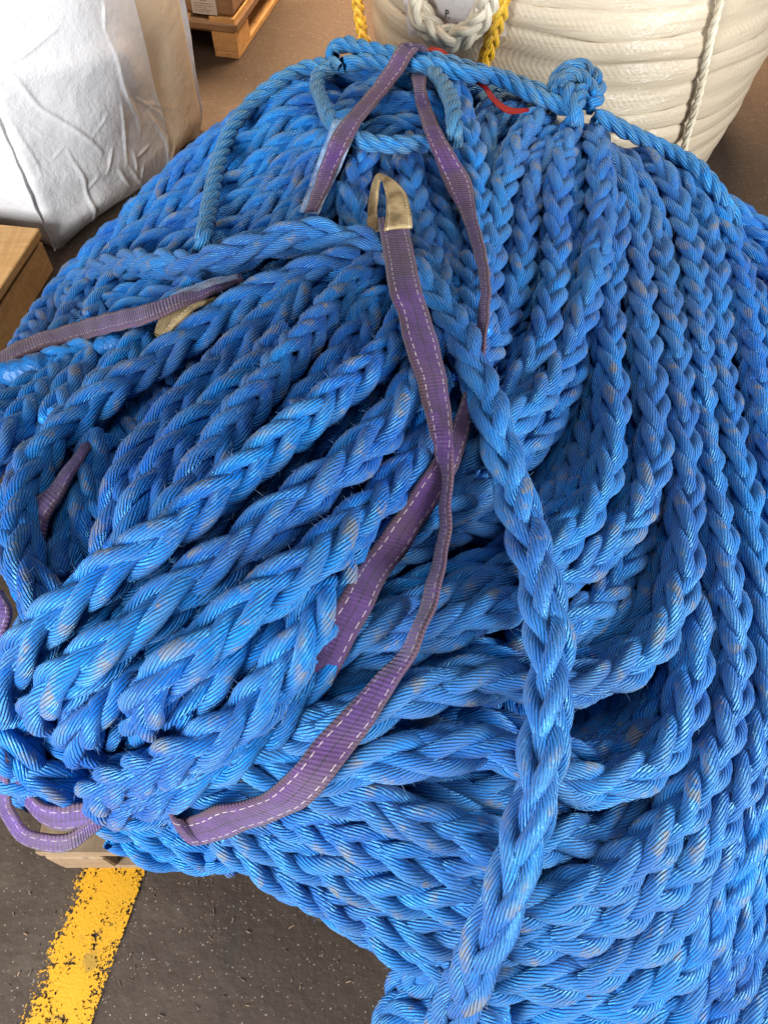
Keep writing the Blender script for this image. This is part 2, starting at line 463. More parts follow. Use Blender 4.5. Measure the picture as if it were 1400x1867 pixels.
rope(R_, [(1385,1440,-.6),(1340,1500,-.2),(1305,1575),(1260,1648),(1212,1702),(1155,1740),(1098,1772),(1030,1798),(970,1800),(900,1788,-.2),(840,1772,-.2),(770,1752),(715,1726),(682,1704),(668,1690,-.2),(650,1668,-.7)], False, 0)
rope(R_, [(1395,1400,-.4),(1372,1470),(1352,1545),(1338,1610),(1318,1665),(1292,1715),(1262,1758),(1222,1796),(1175,1822),(1120,1838),(1060,1846),(1000,1838),(940,1832,-.3),(880,1828,-.5)], False, .05)
rope(R_, [(1412,1420,-.3),(1398,1490),(1382,1560),(1368,1630),(1352,1695),(1328,1748),(1290,1795),(1240,1835),(1190,1868),(1130,1900)], False, 0)
rope(R_, [(1432,1530,-.2),(1415,1600),(1398,1670),(1375,1732),(1350,1780),(1315,1822),(1280,1862),(1250,1900)], False, 0)
# columns on the back of the heap
rope(R_, [(985,198),(966,225),(942,265),(923,312),(909,360),(902,410),(896,460),(886,520),(872,580),(858,640)], True, .2)
rope(R_, [(1005,240,-.2),(985,285),(968,330),(956,380),(952,430),(953,475),(945,520),(930,560),(908,610),(882,650),(850,690)], True, 0)
rope(R_, [(806,122),(822,150),(838,195),(850,240),(858,285),(868,330),(872,380),(868,440),(862,500),(860,560),(870,610)], True, .3)
rope(R_, [(775,262,-.2),(785,310),(797,355),(808,400),(824,440),(832,490),(843,530),(862,572),(880,620)], False, 0)
rope(R_, [(735,262),(752,305),(755,355),(758,400),(768,440),(784,478),(800,520),(815,565)], False, .1)
rope(R_, [(700,275,-.3),(712,310,-.1),(705,355),(710,400),(722,440),(740,480)], False, -.1)
rope(R_, [(672,270),(650,312),(637,352),(636,392),(650,430),(670,470)], False, .15)
rope(R_, [(900,165,-.2),(885,215),(892,262),(885,310),(880,350),(890,400)], True, -.25)
rope(R_, [(960,185,-.3),(925,200,-.1),(905,235,-.2),(880,270,-.4)], True, 0)
rope(R_, [(880,150,-.2),(912,165),(945,190),(965,215,-.3)], True, -.4)
rope(R_, [(640,262,-.3),(668,250),(700,228),(735,215),(770,228,-.1),(790,250,-.3)], False, -.2)
rope(R_, [(615,250,-.5),(640,215,-.2),(675,190),(720,178),(770,180),(810,195,-.4)], False, -.1)
# --- left flank
rope(B_, [(590,148),(531,170),(473,200),(430,235),(382,266),(337,302),(292,350),(249,392),(207,432),(166,470),(127,512),(94,556),(67,600),(45,640),(20,690)], True, .1)
rope(B_, [(605,168),(552,192),(502,226),(456,264),(404,302),(356,338),(312,376),(271,412),(230,445),(190,488),(152,532),(130,580),(105,625)], True, .1)
rope(B_, [(625,192),(562,228),(518,268),(473,304),(428,340),(382,374),(337,408),(292,434),(250,460),(215,500),(185,545),(165,590)], True, .1)
rope(B_, [(650,215),(575,262),(532,302),(488,340),(443,375),(402,405),(357,430),(312,455),(270,500)], False, .1)
rope(B_, [(640,240),(592,270),(560,312),(518,352),(478,390),(436,420),(395,445),(350,470)], False, .1)
rope(B_, [(628,285),(594,325),(560,366),(520,405),(478,440),(430,470)], False, .05)
rope(B_, [(612,345),(585,385),(552,415),(515,445)], False, -.1)
rope(B_, [(700,150),(662,150),(640,178),(622,212),(600,240)], True, .2)
rope(B_, [(655,130),(690,165),(716,165),(745,150)], True, -.1)
rope(B_, [(600,125),(640,140),(668,152),(700,142)], True, -.2)
rope(B_, [(470,480,-.4),(410,505,-.4),(350,530,-.5),(290,550,-.5),(235,565,-.4),(190,600,-.3)], False, 0)
rope(B_, [(430,460,-.6),(370,480,-.6),(310,505,-.7),(250,530,-.7),(205,560,-.6)], False, 0)
rope(B_, [(330,565,-.3),(280,600,-.2),(245,630),(212,665),(186,705),(165,745)], False, .05)
rope(B_, [(360,530,-.2),(318,560),(268,612),(232,655),(206,690),(182,730,-.3)], False, .3)
rope(B_, [(235,612,-.1),(200,628),(168,655),(142,690),(122,728),(108,765)], False, .05)
rope(B_, [(170,640,-.2),(130,660),(97,690),(74,726),(52,768),(10,812),(-50,870)], False, .1, False)
rope(B_, [(110,680,-.2),(72,690),(45,708),(18,742),(-20,790),(-75,850)], False, 0, False)
rope(B_, [(60,690,-.3),(18,706),(-25,738),(-80,790)], False, -.1, False)
# --- front hank
rope(F_, [(650,478,-.2),(600,484),(556,498),(500,518),(444,548),(400,577),(357,608),(318,638),(284,660),(240,690),(188,720),(142,752),(95,790),(62,832),(40,882),(28,935),(26,990),(38,1042),(64,1092,-.2),(95,1130,-.8)], False, .35)
rope(F_, [(600,500,-.3),(545,545,-.2),(502,582,-.1),(445,622),(402,655),(370,692),(340,732),(302,768),(264,798),(240,832),(222,872),(206,916),(198,962,-.1),(205,1010,-.5)], False, -.1)
rope(F_, [(520,620,-.4),(470,672,-.3),(440,702,-.1),(412,726),(372,762),(322,802),(288,846),(258,893),(234,945),(222,1000,-.3),(235,1050,-.9)], False, 0)
rope(F_, [(690,480,-.2),(655,502),(628,528),(600,572),(558,614),(523,656),(487,697),(450,738),(418,786),(390,830),(357,872),(326,916),(300,962),(285,1010,-.5)], False, .3)
rope(F_, [(700,540,-.5),(660,580,-.4),(630,640,-.4),(605,690,-.5),(570,730,-.5),(530,760,-.6)], False, 0)
rope(F_, [(745,560,-.3),(735,600,-.1),(716,640),(684,672),(643,698),(603,738),(556,773),(505,808),(450,858),(393,907),(340,952),(285,992),(229,1026),(171,1063),(112,1102),(62,1145),(28,1195),(8,1250),(-5,1310,-.4)], False, .3)
rope(F_, [(790,620,-.4),(765,690,-.2),(732,752),(694,790),(650,834),(606,870),(550,914),(500,952),(450,994),(394,1037),(345,1073),(286,1119),(229,1161),(170,1201),(116,1238),(68,1270),(42,1303,-.1),(66,1335,-.5),(110,1330,-.9),(160,1290,-1.1)], False, .3)
rope(F_, [(800,760,-.5),(775,820,-.3),(740,862),(707,902),(664,944),(621,980),(579,1016),(536,1053),(480,1092),(425,1124),(375,1157),(330,1192),(290,1236),(254,1274),(228,1306,-.1),(240,1340,-.6),(285,1330,-1.0)], False, .25)
rope(F_, [(330,1140,-.7),(290,1180,-.5),(235,1222,-.3),(180,1262,-.1),(140,1302),(118,1345,-.1),(135,1375,-.6),(180,1370,-1.)], False, .15)
rope(F_, [(640,1000,-.7),(612,1045,-.3),(592,1095),(562,1160),(533,1228),(494,1282),(436,1332),(372,1372),(310,1398),(240,1414),(182,1424),(152,1446,-.1),(178,1472,-.3),(235,1482,-.5),(300,1478,-.7)], False, .4)
rope(F_, [(650,990,-.5),(605,1042,-.2),(560,1088),(510,1127),(455,1167),(402,1202),(355,1242),(320,1282),(296,1322,-.2),(320,1345,-.8)], False, .1)
rope(F_, [(540,1140,-.8),(500,1185,-.5),(470,1228,-.3),(434,1272,-.3),(386,1312,-.3),(332,1352,-.4)], False, -.1)
rope(F_, [(185,800,-1.1),(168,850,-1.0),(158,900,-.9),(142,950,-.9),(125,1000,-.9),(112,1060,-1)], False, 0)
rope(F_, [(150,870,-1.3),(168,930,-1.2),(186,985,-1.1),(205,1040,-1.1)], False, 0)
rope(F_, [(100,870,-1.2),(92,940,-1.2),(80,1000,-1.1),(85,1060,-1)], False, 0)
rope(F_, [(235,1470,-.5),(275,1468,-.3),(320,1462,-.3),(350,1450,-.6)], False, .2, False)
# --- low courses hanging over the pallet at the left
rope(F_, [(-20,1290,-.6),(12,1330,-.3),(38,1372,-.2),(62,1410,-.3),(80,1450,-.6)], False, 0, False)
rope(F_, [(5,1405,-.3),(38,1418),(75,1424),(112,1432,-.2),(150,1440,-.6)], False, .1, False)
rope(F_, [(30,1440,-.7),(58,1452,-.4),(95,1456,-.4),(135,1450,-.6)], False, 0, False)
rope(R_, [(186,1484,-.1),(226,1500),(275,1513),(330,1522),(385,1538),(430,1564,-.2)], False, .0, False)
rope(R_, [(212,1514,-.2),(236,1540),(268,1558),(322,1566),(390,1560),(440,1544,-.2)], False, .1, False)
# --- loose length laid over everything
rope(R_, [(290,1490,-.8),(345,1462,-.7),(400,1448,-.6),(470,1450,-.5),(530,1470,-.5)], False, 0, False)
rope(R_, [(330,1430,-1.0),(390,1425,-.9),(450,1430,-.8),(520,1440,-.8)], False, 0, False)
rope(F_, [(30,1325,-1.5),(85,1355,-1.5),(150,1385,-1.5),(215,1405,-1.5)], False, 0, False)
rope(F_, [(15,1370,-1.2),(75,1392,-1.2),(140,1412,-1.2),(200,1430,-1.2)], False, 0, False)
rope(F_, [(20,1290,-1.3),(75,1320,-1.7),(140,1345,-1.7),(210,1370,-1.6)], False, 0, False)
rope(G_, [(168,582,-.5),(136,574,-.2),(118,548,0),(128,522,.2),(158,503,.5),(200,490,.7),(245,478,.8),(300,482,.8),(350,490,.8),(402,482,.8),(452,462,.8),(502,434,.8),(560,418,.8),(622,428,.8),(682,450,.8),(740,484,.9),(790,534,1.0),(830,592,1.0),(860,652,1.0),(885,720,1.05),(906,790,1.1),(925,860,1.1),(945,930,1.05),(966,1000,1.0),(990,1070,1.0),(1004,1140,1.0),(1010,1210,1.0),(1006,1280,1.0),(999,1350,1.0),(988,1420,1.0),(971,1500,1.0),(949,1570,1.0),(920,1640,1.0),(890,1710,1.0),(862,1770,.9),(832,1830,.7),(800,1890,.4)], False, 0, False, roll=math.pi / 2 + .1)
# --- courses lying on the floor at the bottom
rope(L_, [(720,1935,.2),(690,1900,.3),(688,1862,.4),(708,1832,.5),(748,1822,.5),(800,1832,.4),(860,1850,.3),(920,1872,.2)], False, 0, False)
rope(L_, [(1425,1780,.2),(1395,1815,.2),(1365,1850,.2),(1340,1890,.2)], False, 0, False)
rope(L_, [(842,1748,-.3),(790,1752,-.2),(742,1764,-.1),(716,1790,-.2),(738,1812,-.5)], False, 0, False)
rope(L_, [(730,1900,-.2),(770,1872,.0),(830,1878,.1),(900,1900,.1)], False, 0, False)

# 3-D centrelines
STEP = 0.025
for r in ROPES:
    P = [on_heap(*p) for p in r['pts']]
    if r['over']:
        p0 = P[0]
        d = unit(P[0] - P[1]); d[2] = 0; d = unit(d)
        P = [p0 + d * .16 + np.array([0, 0.02, -.36]), p0 + d * .14 + np.array([0, 0.02, -.22]), p0 + d * .085 + np.array([0, 0, -.075])] + P
    r['C'] = catmull(P, STEP)

# settle: where two lengths would run into each other they are parted along the line of lay (nearer one up, farther one down)
cen = np.array([0, 0, CAM_H])
ids = np.concatenate([np.full(len(r['C']), i) for i, r in enumerate(ROPES)])
pos = np.concatenate([np.arange(len(r['C'])) for r in ROPES])
for it in range(14):
    X = np.vstack([r['C'] for r in ROPES])
    Dp = np.linalg.norm(X - cen, axis=1)
    U = (X - cen) / Dp[:, None]
    shift = np.zeros(len(X)); cnt = np.zeros(len(X))
    need0 = 0.86 * D
    for a0 in range(0, len(X), 800):
        sl = slice(a0, min(a0 + 800, len(X)))
        dif = X[sl][:, None] - X[None]
        dist2 = np.einsum('ijk,ijk->ij', dif, dif)
        same = (ids[sl][:, None] == ids[None]) & (np.abs(pos[sl][:, None] - pos[None]) < 6)
        hit = (dist2 < need0 ** 2) & ~same
        i, j = np.nonzero(hit)
        if len(i) == 0: continue
        gi = i + a0
        dd = Dp[gi] - Dp[j]
        lat2 = np.maximum(dist2[i, j] - dd ** 2, 0)
        need = np.sqrt(np.maximum(need0 ** 2 - lat2, 0))
        sgn = np.where(np.abs(dd) > 1e-4, np.sign(dd), np.sign(ids[gi] - ids[j] + 0.5))
        mv = sgn * np.maximum(need - np.abs(dd), 0) * 0.5
        np.add.at(shift, gi, mv); np.add.at(cnt, gi, 1)
    shift = np.where(cnt > 0, shift / np.maximum(cnt, 1), 0) * 0.7
    o = 0
    for r in ROPES:
        n = len(r['C'])
        s = shift[o:o + n].copy()
        for _ in range(3):
            s = np.convolve(np.pad(s, 1, mode='edge'), [.25, .5, .25], 'valid')
        r['C'] = r['C'] + U[o:o + n] * s[:, None]
        C = r['C']
        sm = C.copy(); sm[1:-1] = 0.5 * C[1:-1] + 0.25 * (C[:-2] + C[2:])
        r['C'] = sm
        o += n
for r in ROPES:
    for _ in range(5):
        C = r['C']; sm = C.copy(); sm[1:-1] = 0.5 * C[1:-1] + 0.25 * (C[:-2] + C[2:]); r['C'] = sm
    r['C'][:, 2] = np.maximum(r['C'][:, 2], D * 0.5)

COILS = {
 R_: empty('rope_coil', (0.35, 1.0, 0.144), 'huge blue braided rope coil spilling from the ridge down the right side to the floor', 'rope coil'),
 B_: empty('rope_coil', (-0.55, 1.55, 0.144), 'blue rope turns slanting down the back left flank beside the white bulk bag', 'rope coil'),
 F_: empty('rope_hank', (-0.4, 0.75, 0.30), 'thick hank of blue braided rope bulging over the pallet corner above the yellow line', 'rope hank'),
 G_: empty('loose_rope', (0.1, 0.8, 0.6), 'single loose blue rope length draped over the heap and hanging down its front', 'rope'),
 L_: empty('rope_tail', (0.05, 0.1, 0.0), 'dark blue frayed rope tails lying on the floor at the foot of the heap', 'rope'),
}
HIDDEN = {}
for i, r in enumerate(ROPES):
    o = braid('rope_turn' if r['coil'] not in (G_,) else 'rope_length', r['C'], M['blue_rope'], COILS[r['coil']], dia=D * 0.97, roll=r['roll'])
    um = np.mean([p[0] for p in r['pts']])
    o['wear'] = float({R_: np.clip(.55 - abs(um - 1000) / 800, .08, .5), B_: .04, F_: .06, G_: .5, L_: .4}[r['coil']] + random.uniform(-.08, .08))
    if r['under']:
        C = r['C']
        T = unit(np.gradient(C, axis=0))
        U = unit(C - cen)
        side = unit(np.cross(T, U))
        inward = np.sign(np.sum(side * (np.array([0.25, 0.95, 0.5]) - C), 1).mean()) or 1
        for k, (lat, dep) in enumerate(((0.40, 0.95), (-0.05, 1.85))):
            C2 = C + side * D * lat * inward + U * D * dep
            C2[:, 2] = np.maximum(C2[:, 2], D * 0.5)
            C2 = catmull(C2[::6] if len(C2) > 30 else C2[::3], 0.03)
            HIDDEN.setdefault(r['coil'], []).append(braid('', C2, None, None, ring=6, seg=14, raw=True))
# lays deep inside the heap
for v in range(400, 1500, 40):
    u0 = max(120, 330 - (v - 400) * .5); u1 = 1330 if v < 1250 else 1330 - (v - 1250) * .5
    if v > 1380: u0 = 480
    P = []
    for u in np.linspace(u0, u1, 12):
        q = on_heap(u, v + 25 * math.sin(u / 170 + v), -2.3); q[2] = max(q[2], .2); P.append(q)
    HIDDEN[R_].append(braid('', catmull(P, .03), None, None, ring=6, seg=14, raw=True))
for u in range(170, 1330, 52):
    P = []
    for v in np.linspace(620 - .25 * min(u, 700), 1330, 12):
        q = on_heap(u + 20 * math.sin(v / 150 + u), v, -1.9); q[2] = max(q[2], .2); P.append(q)
    HIDDEN[R_].append(braid('', catmull(P, .03), None, None, ring=6, seg=14, raw=True))
for k, parts in HIDDEN.items():
    tag(join('inner_turns', parts, M['blue_rope'], COILS[k]), kind='stuff')

# loose fibres standing off the worn crowns
def fibres(coil, count):
    pts, nrm = [], []
    for o in [c for c in COILS[coil].children if c.name.startswith(('rope_turn', 'rope_length'))]:
        me = o.data; n = len(me.vertices)
        co = np.zeros(n * 3, np.float32); me.vertices.foreach_get('co', co)
        no = np.zeros(n * 3, np.float32); me.vertices.foreach_get('normal', no)
        at = np.zeros(n, np.float32); me.attributes['crown'].data.foreach_get('value', at)
        k = np.nonzero(at > .80)[0]
        k = rng.choice(k, min(len(k), 1500), replace=False)
        pts.append(co.reshape(-1, 3)[k]); nrm.append(no.reshape(-1, 3)[k])
    P = np.vstack(pts); N = np.vstack(nrm)
    k = rng.choice(len(P), min(count, len(P)), replace=False)
    P, N = P[k], N[k]
    m = len(P)
    Dr = unit(N * rng.uniform(.3, 1, (m, 1)) + rng.normal(0, .7, (m, 3)))
    L = rng.uniform(.003, .009, (m, 1)); Bn = rng.normal(0, .5, (m, 3)) * L
    w = unit(np.cross(Dr, rng.normal(0, 1, (m, 3)))) * .00022
    w2 = unit(np.cross(Dr, w)) * .00022
    rows = [P - N * .001, P + Dr * L * .5 + Bn * .2, P + Dr * L + Bn * .8]
    V = np.stack([np.stack([r + w * f, r - w * .5 * f + w2 * .87 * f, r - w * .5 * f - w2 * .87 * f], 1) for r, f in zip(rows, (1, .8, .3))], 1)
    base = (np.arange(m) * 9)[:, None]
    F = np.concatenate([base + np.array(q)[None] for q in ((0,1,4,3),(1,2,5,4),(2,0,3,5),(3,4,7,6),(4,5,8,7),(5,3,6,8))], 0)
    V = V.reshape(-1, 3) + np.array(COILS[coil].location)
    tag(mesh_np('loose_fibres', V, F, M['fibre'], COILS[coil], smooth=True), kind='stuff')


M['fibre'] = NT('frayed_fibre').set(color=(0.16, 0.26, 0.44), rough=.6)
for c_, n_ in ((R_, 8000), (B_, 2500), (F_, 4000), (G_, 1600), (L_, 500)): fibres(c_, n_)

# rope surfaces for laying other lines over them
PTS = np.vstack([resample(r['C'], 0.012) for r in ROPES])
PID = np.concatenate([np.full(len(resample(r['C'], 0.012)), {R_: 0, B_: 1, F_: 2, G_: 3, L_: 4}[r['coil']]) for r in ROPES])
PD = PTS - cen
PR = np.full(len(PTS), 0.47 * D)


def need_depth(Q, extra, skip=()):
    """for points Q: distance from the lens at which they clear all ropes (inf where none is near)"""
    d = np.linalg.norm(Q - cen, axis=1); U = (Q - cen) / d[:, None]
    keep = ~np.isin(PID, list(skip))
    P = PD[keep]; R = PR[keep][None]
    t = U @ P.T
    lat2 = np.sum(P * P, 1)[None] - t * t
    h = np.where(lat2 < R ** 2, t - np.sqrt(np.maximum((R + extra) ** 2 - np.maximum(lat2, 0), 0)), np.inf)
    return d, h.min(1)


def settle(rails, extra, skip=(), lo=-0.012, win=9, mask=None):
    """raise (or lower a little) a strip so that it rests on the ropes below it"""
    n = len(rails[0])
    sh = np.full(n, -1.0)
    rows = list(rails) + [(rails[0] + rails[-1]) / 2]
    for Q in rows:
        d, h = need_depth(Q, extra, skip)
        sh = np.maximum(sh, np.where(np.isfinite(h), d - h, -1.0))
    sh = np.where(sh < -0.9, 0.0, np.clip(sh, lo, 0.16))
    if mask is not None: sh = sh * mask
    pad = np.pad(sh, win, mode='edge')
    mx = np.array([pad[i:i + 2 * win + 1].max() for i in range(n)])
    ker = np.hanning(2 * win + 3)[1:-1]; ker /= ker.sum()
    sm = np.convolve(np.pad(mx, win, mode='edge'), ker, 'valid')
    if mask is not None: sm = sm * mask
    out = []
    for Q in rails:
        U = unit(Q - cen)
        out.append(Q - U * sm[:, None])
    return out

# ------------------------------------------------------------------ lashing (three-strand line) on top
LASH = []


def laid(parent, name, pts, dia=0.036, fit=True, tuck=False):
    P = [at_depth(u, v, d) for u, v, d in pts]
    C = catmull(P, 0.012)
    if fit:
        m = np.clip((len(C) - 1 - np.arange(len(C))) / 8.0 - .4, 0, 1) if tuck else None
        C = settle([C], dia * .45, skip=(5,), lo=-.0, win=6, mask=m)[0]
    LASH.append((C, dia))
    return braid(name, C, M['blue_lashing'], parent, dia=dia, kind='laid', ring=14, seg=26, pitch_f=3.0)


def lift_pts(pts):
    out = []
    for p in pts:
        q = on_heap(p[0], p[1], p[2])
        out.append((p[0], p[1], (q - cen) @ np.array([0, CP, -SP])))
    return out


lash = empty('lashing_line', tuple(on_heap(620, 130, 0)), 'thin three strand blue lashing line knotted across the top of the rope heap', 'lashing')
LP = [(1352,425,-.6),(1338,398,0),(1318,368,.4),(1300,338,.6),(1270,305,.7),(1220,276,.7),(1150,243,.7),(1085,210,.75)]
laid(lash, 'line', lift_pts(LP[::-1]), tuck=True)
laid(lash, 'line', lift_pts([(607,108,.9),(606,92,1.1),(622,82,1.2),(660,88,1.2),(715,98,1.2),(780,107,1.1),(850,124,1.0),(920,147,.95),(985,178,.9),(1035,198,.9)]))
laid(lash, 'line', lift_pts([(632,118,.8),(665,112,.8),(710,116,.8),(780,118,.6),(850,135,.55),(910,140,.6),(960,158,.75),(1005,176,.7),(1040,190,.6)]))
laid(lash, 'line', lift_pts([(625,120,.8),(600,118,.8),(560,124,.8),(512,146,.8),(465,182,.7),(430,224,.65),(403,282,.65),(388,345,.65),(376,410,.65),(369,445,.6),(364,470,.3),(358,500,-.3),(354,520,-.8)]), tuck=True)['wear'] = 0.55
laid(lash, 'line', lift_pts([(604,124,.7),(586,132,.8),(578,150,.8),(588,185,.7),(602,218,.7),(618,238,.4),(630,250,0)]), 0.034)['wear'] = 0.75
laid(lash, 'line', lift_pts([(628,240,.2),(642,250,.6),(665,258,.7),(705,263,.75),(752,263,.75),(778,262,.6),(800,262,-.1)]), 0.036)
laid(lash, 'line', lift_pts([(784,128,.7),(806,152,.8),(821,180,.8),(827,208,.75),(828,236,.4),(828,262,-.5)]), 0.036)['wear'] = 0.85
laid(lash, 'knot', lift_pts([(1030,196,.7),(1014,178,.9),(1014,150,1.05),(1034,128,1.2),(1062,124,1.25),(1084,146,1.15),(1086,178,.9),(1070,194,.7)]), 0.04, False)
laid(lash, 'knot', lift_pts([(1020,170,1.2),(1026,148,1.45),(1048,138,1.55),(1070,152,1.5),(1078,176,1.2)]), 0.036, False)
laid(lash, 'knot', lift_pts([(1032,158,1.4),(1038,180,1.4),(1046,205,1.1),(1052,228,.5)]), 0.036, False)
laid(lash, 'knot', lift_pts([(1058,162,1.35),(1054,185,1.4),(1046,210,1.0),(1040,225,.5)]), 0.034, False)

for C_, d_ in LASH:
    PTS = np.vstack([PTS, C_]); PID = np.append(PID, np.full(len(C_), 5)); PR = np.append(PR, np.full(len(C_), d_ * .48))
PD = PTS - cen

# ------------------------------------------------------------------ webbing slings
def webbing_material(name, base, base2, edge):
    t = NT(name)
    uv = t.n('ShaderNodeUVMap', uv_map='UVMap').outputs[0]
    sep = t.n('ShaderNodeSeparateXYZ'); t.link(uv, sep.inputs[0])
    x, y = sep.outputs[0], sep.outputs[1]
    pos = t.geo()
    rib = t.math('SINE', t.math('MULTIPLY', y, 2 * math.pi / 0.0062))
    cross = t.math('SINE', t.math('MULTIPLY', x, 2 * math.pi * 22))
    n1 = t.noise(pos, 30, 4, 0.6)
    col = t.mix(t.ramp(n1, .3, .7), base, base2)
    col = t.mix(t.math('MULTIPLY', t.ramp(t.noise(pos, 6, 4, .6), .42, .66), .6), col, edge)
    col = t.mix(t.math('MULTIPLY', t.ramp(rib, -.2, 1, 0, 1), 0.25), col, base2)
    dx = t.math('ABSOLUTE', t.math('SUBTRACT', x, 0.5))
    worn = t.math('MULTIPLY', t.ramp(t.math('ADD', dx, t.math('MULTIPLY', t.math('SUBTRACT', n1, .5), .5)), 0.30, 0.52), 0.8)
    col = t.mix(worn, col, edge)
    # white stitching near both edges and black thread in the middle
    line = t.math('LESS_THAN', t.math('ABSOLUTE', t.math('SUBTRACT', dx, 0.33)), 0.013)
    dash = t.math('LESS_THAN', t.math('FRACT', t.math('ADD', t.math('MULTIPLY', y, 1 / 0.016), t.math('MULTIPLY', t.math('GREATER_THAN', x, 0.5), 0.37))), 0.6)
    st = t.math('MULTIPLY', line, dash)
    col = t.mix(t.math('MULTIPLY', st, 0.85), col, (0.52, 0.42, 0.40))
    wav = t.math('ADD', dx, t.math('MULTIPLY', t.math('SINE', t.math('MULTIPLY', y, 400)), 0.006))
    mid = t.math('LESS_THAN', wav, 0.018)
    col = t.mix(t.math('MULTIPLY', mid, 0.85), col, (0.015, 0.01, 0.02))
    h = t.math('ADD', t.math('MULTIPLY', rib, 0.5), t.math('MULTIPLY', cross, 0.3))
    h = t.math('ADD', h, t.math('MULTIPLY', st, 0.8))
    return t.set(color=col, rough=0.62, spec=0.35, normal=t.bump(h, 0.0011, 0.9), sheen=0.15)


M['web'] = webbing_material('purple_webbing', (0.088, 0.026, 0.150), (0.048, 0.014, 0.080), (0.075, 0.034, 0.040))


def canvas_material():
    t = NT('beige_canvas')
    uv = t.n('ShaderNodeUVMap', uv_map='UVMap').outputs[0]
    w = t.n('ShaderNodeTexWave', wave_type='BANDS', bands_direction='DIAGONAL'); t.link(uv, w.inputs[0])
    w.inputs['Scale'].default_value = 160; w.inputs['Distortion'].default_value = 2
    n1 = t.noise(t.geo(), 35, 4)
    sp = t.n('ShaderNodeSeparateXYZ'); t.link(uv, sp.inputs[0])
    wx = t.math('SINE', t.math('MULTIPLY', sp.outputs[0], 110.0)); wy = t.math('SINE', t.math('MULTIPLY', sp.outputs[1], 2100.0))
    col = t.mix(t.ramp(n1, .3, .7), (0.50, 0.36, 0.19), (0.22, 0.15, 0.075))
    col = t.mix(t.ramp(t.math('MULTIPLY', wx, wy), -.2, .8, 0, .35), col, (0.16, 0.11, 0.055))
    dx = t.math('ABSOLUTE', t.math('SUBTRACT', t.math('ABSOLUTE', t.math('SUBTRACT', sp.outputs[0], 0.5)), 0.38))
    st = t.math('MULTIPLY', t.math('LESS_THAN', dx, .02), t.math('LESS_THAN', t.math('FRACT', t.math('MULTIPLY', sp.outputs[1], 130.0)), .6))
    col = t.mix(t.math('MULTIPLY', st, .8), col, (0.66, 0.54, 0.36))
    h = t.math('ADD', t.math('MULTIPLY', t.math('ADD', wx, wy), .4), t.math('MULTIPLY', n1, 5.0))
    return t.set(color=col, rough=0.9, spec=0.1, normal=t.bump(h, 0.0012, 0.9))


M['canvas'] = canvas_material()
M['web_violet'] = webbing_material('violet_webbing', (0.110, 0.045, 0.235), (0.060, 0.022, 0.125), (0.085, 0.042, 0.055))


def ribbon(name, secs, mat, parent, thick=0.005, step=0.006, across=8, crown=0.0025, skip=None, lo=-0.02):
    """secs: (uL, vL, uR, vR, liftL[, liftR]) -> webbing with real thickness"""
    Lp = np.array([on_heap(s[0], s[1], s[4]) for s in secs])
    Rp = np.array([on_heap(s[2], s[3], s[5] if len(s) > 5 else s[4]) for s in secs])
    if skip is not None:
        mid = (Lp + Rp) / 2
        n = max(int(np.linalg.norm(np.diff(mid, axis=0), axis=1).sum() / step), 8)
        mk = np.array([1.0 if max(q[4], q[-1] if len(q) > 5 else q[4]) >= .3 else 0.0 for q in secs])
        mask = np.interp(np.linspace(0, len(secs) - 1, n + 1), np.arange(len(secs)), mk)
        Lp, Rp = settle([catmull_to(Lp, n), catmull_to(Rp, n)], thick / 2 + .002, skip, lo, 9, mask)
    return ribbon3(name, Lp, Rp, mat, parent, thick, step, across, crown)


def ribbon3(name, Lp, Rp, mat, parent, thick=0.005, step=0.006, across=8, crown=0.0025):
    mid = (Lp + Rp) / 2
    s = np.concatenate([[0], np.cumsum(np.linalg.norm(np.diff(mid, axis=0), axis=1))])
    n = max(int(s[-1] / step), 8)
    L = catmull_to(Lp, n); R = catmull_to(Rp, n)
    mid = (L + R) / 2
    sl = np.concatenate([[0], np.cumsum(np.linalg.norm(np.diff(mid, axis=0), axis=1))])
    T = unit(np.gradient(mid, axis=0)); W = R - L
    Nn = unit(np.cross(W, T))
    flip = np.sign(np.sum(Nn * np.array([0, -0.5, 0.85]), 1).mean()) or 1
    Nn = Nn * flip
    f = np.linspace(0, 1, across + 1)
    prof = crown * (1 - (2 * f - 1) ** 2)
    top = L[:, None] + f[None, :, None] * W[:, None] + Nn[:, None] * (thick / 2 + prof)[None, :, None]
    wig = 0.0009 * np.sin(sl / 0.011)[:, None, None] * Nn[:, None]
    top = top + wig
    bot = L[:, None] + f[None, ::-1, None] * W[:, None] + Nn[:, None] * (-thick / 2 + prof[::-1])[None, :, None] + wig
    ringv = np.concatenate([top, bot], 1)
    k = ringv.shape[1]
    idx = np.arange(len(mid) * k).reshape(len(mid), k)
    a, b = idx[:-1], idx[1:]
    F = np.stack([a, np.roll(a, -1, 1), np.roll(b, -1, 1), b], 2).reshape(-1, 4)
    uu = np.concatenate([f, f[::-1]]); un = np.roll(uu, -1)
    U0 = np.broadcast_to(uu, a.shape); U1 = np.broadcast_to(un, a.shape)
    s0 = np.broadcast_to(sl[:-1, None], a.shape); s1 = np.broadcast_to(sl[1:, None], a.shape)
    uv = np.stack([np.stack([U0, s0], -1), np.stack([U1, s0], -1), np.stack([U1, s1], -1), np.stack([U0, s1], -1)], 2).reshape(-1, 2)
    # caps
    q = across + 1
    for row in (0, len(mid) - 1):
        for c in range(across):
            F = np.vstack([F, [[idx[row, c], idx[row, c + 1], idx[row, k - 2 - c], idx[row, k - 1 - c]]]])
            uv = np.vstack([uv, [[f[c], 0], [f[c + 1], 0], [f[c + 1], 0], [f[c], 0]]])
    return mesh_np(name, ringv.reshape(-1, 3), F, mat, parent, uv)


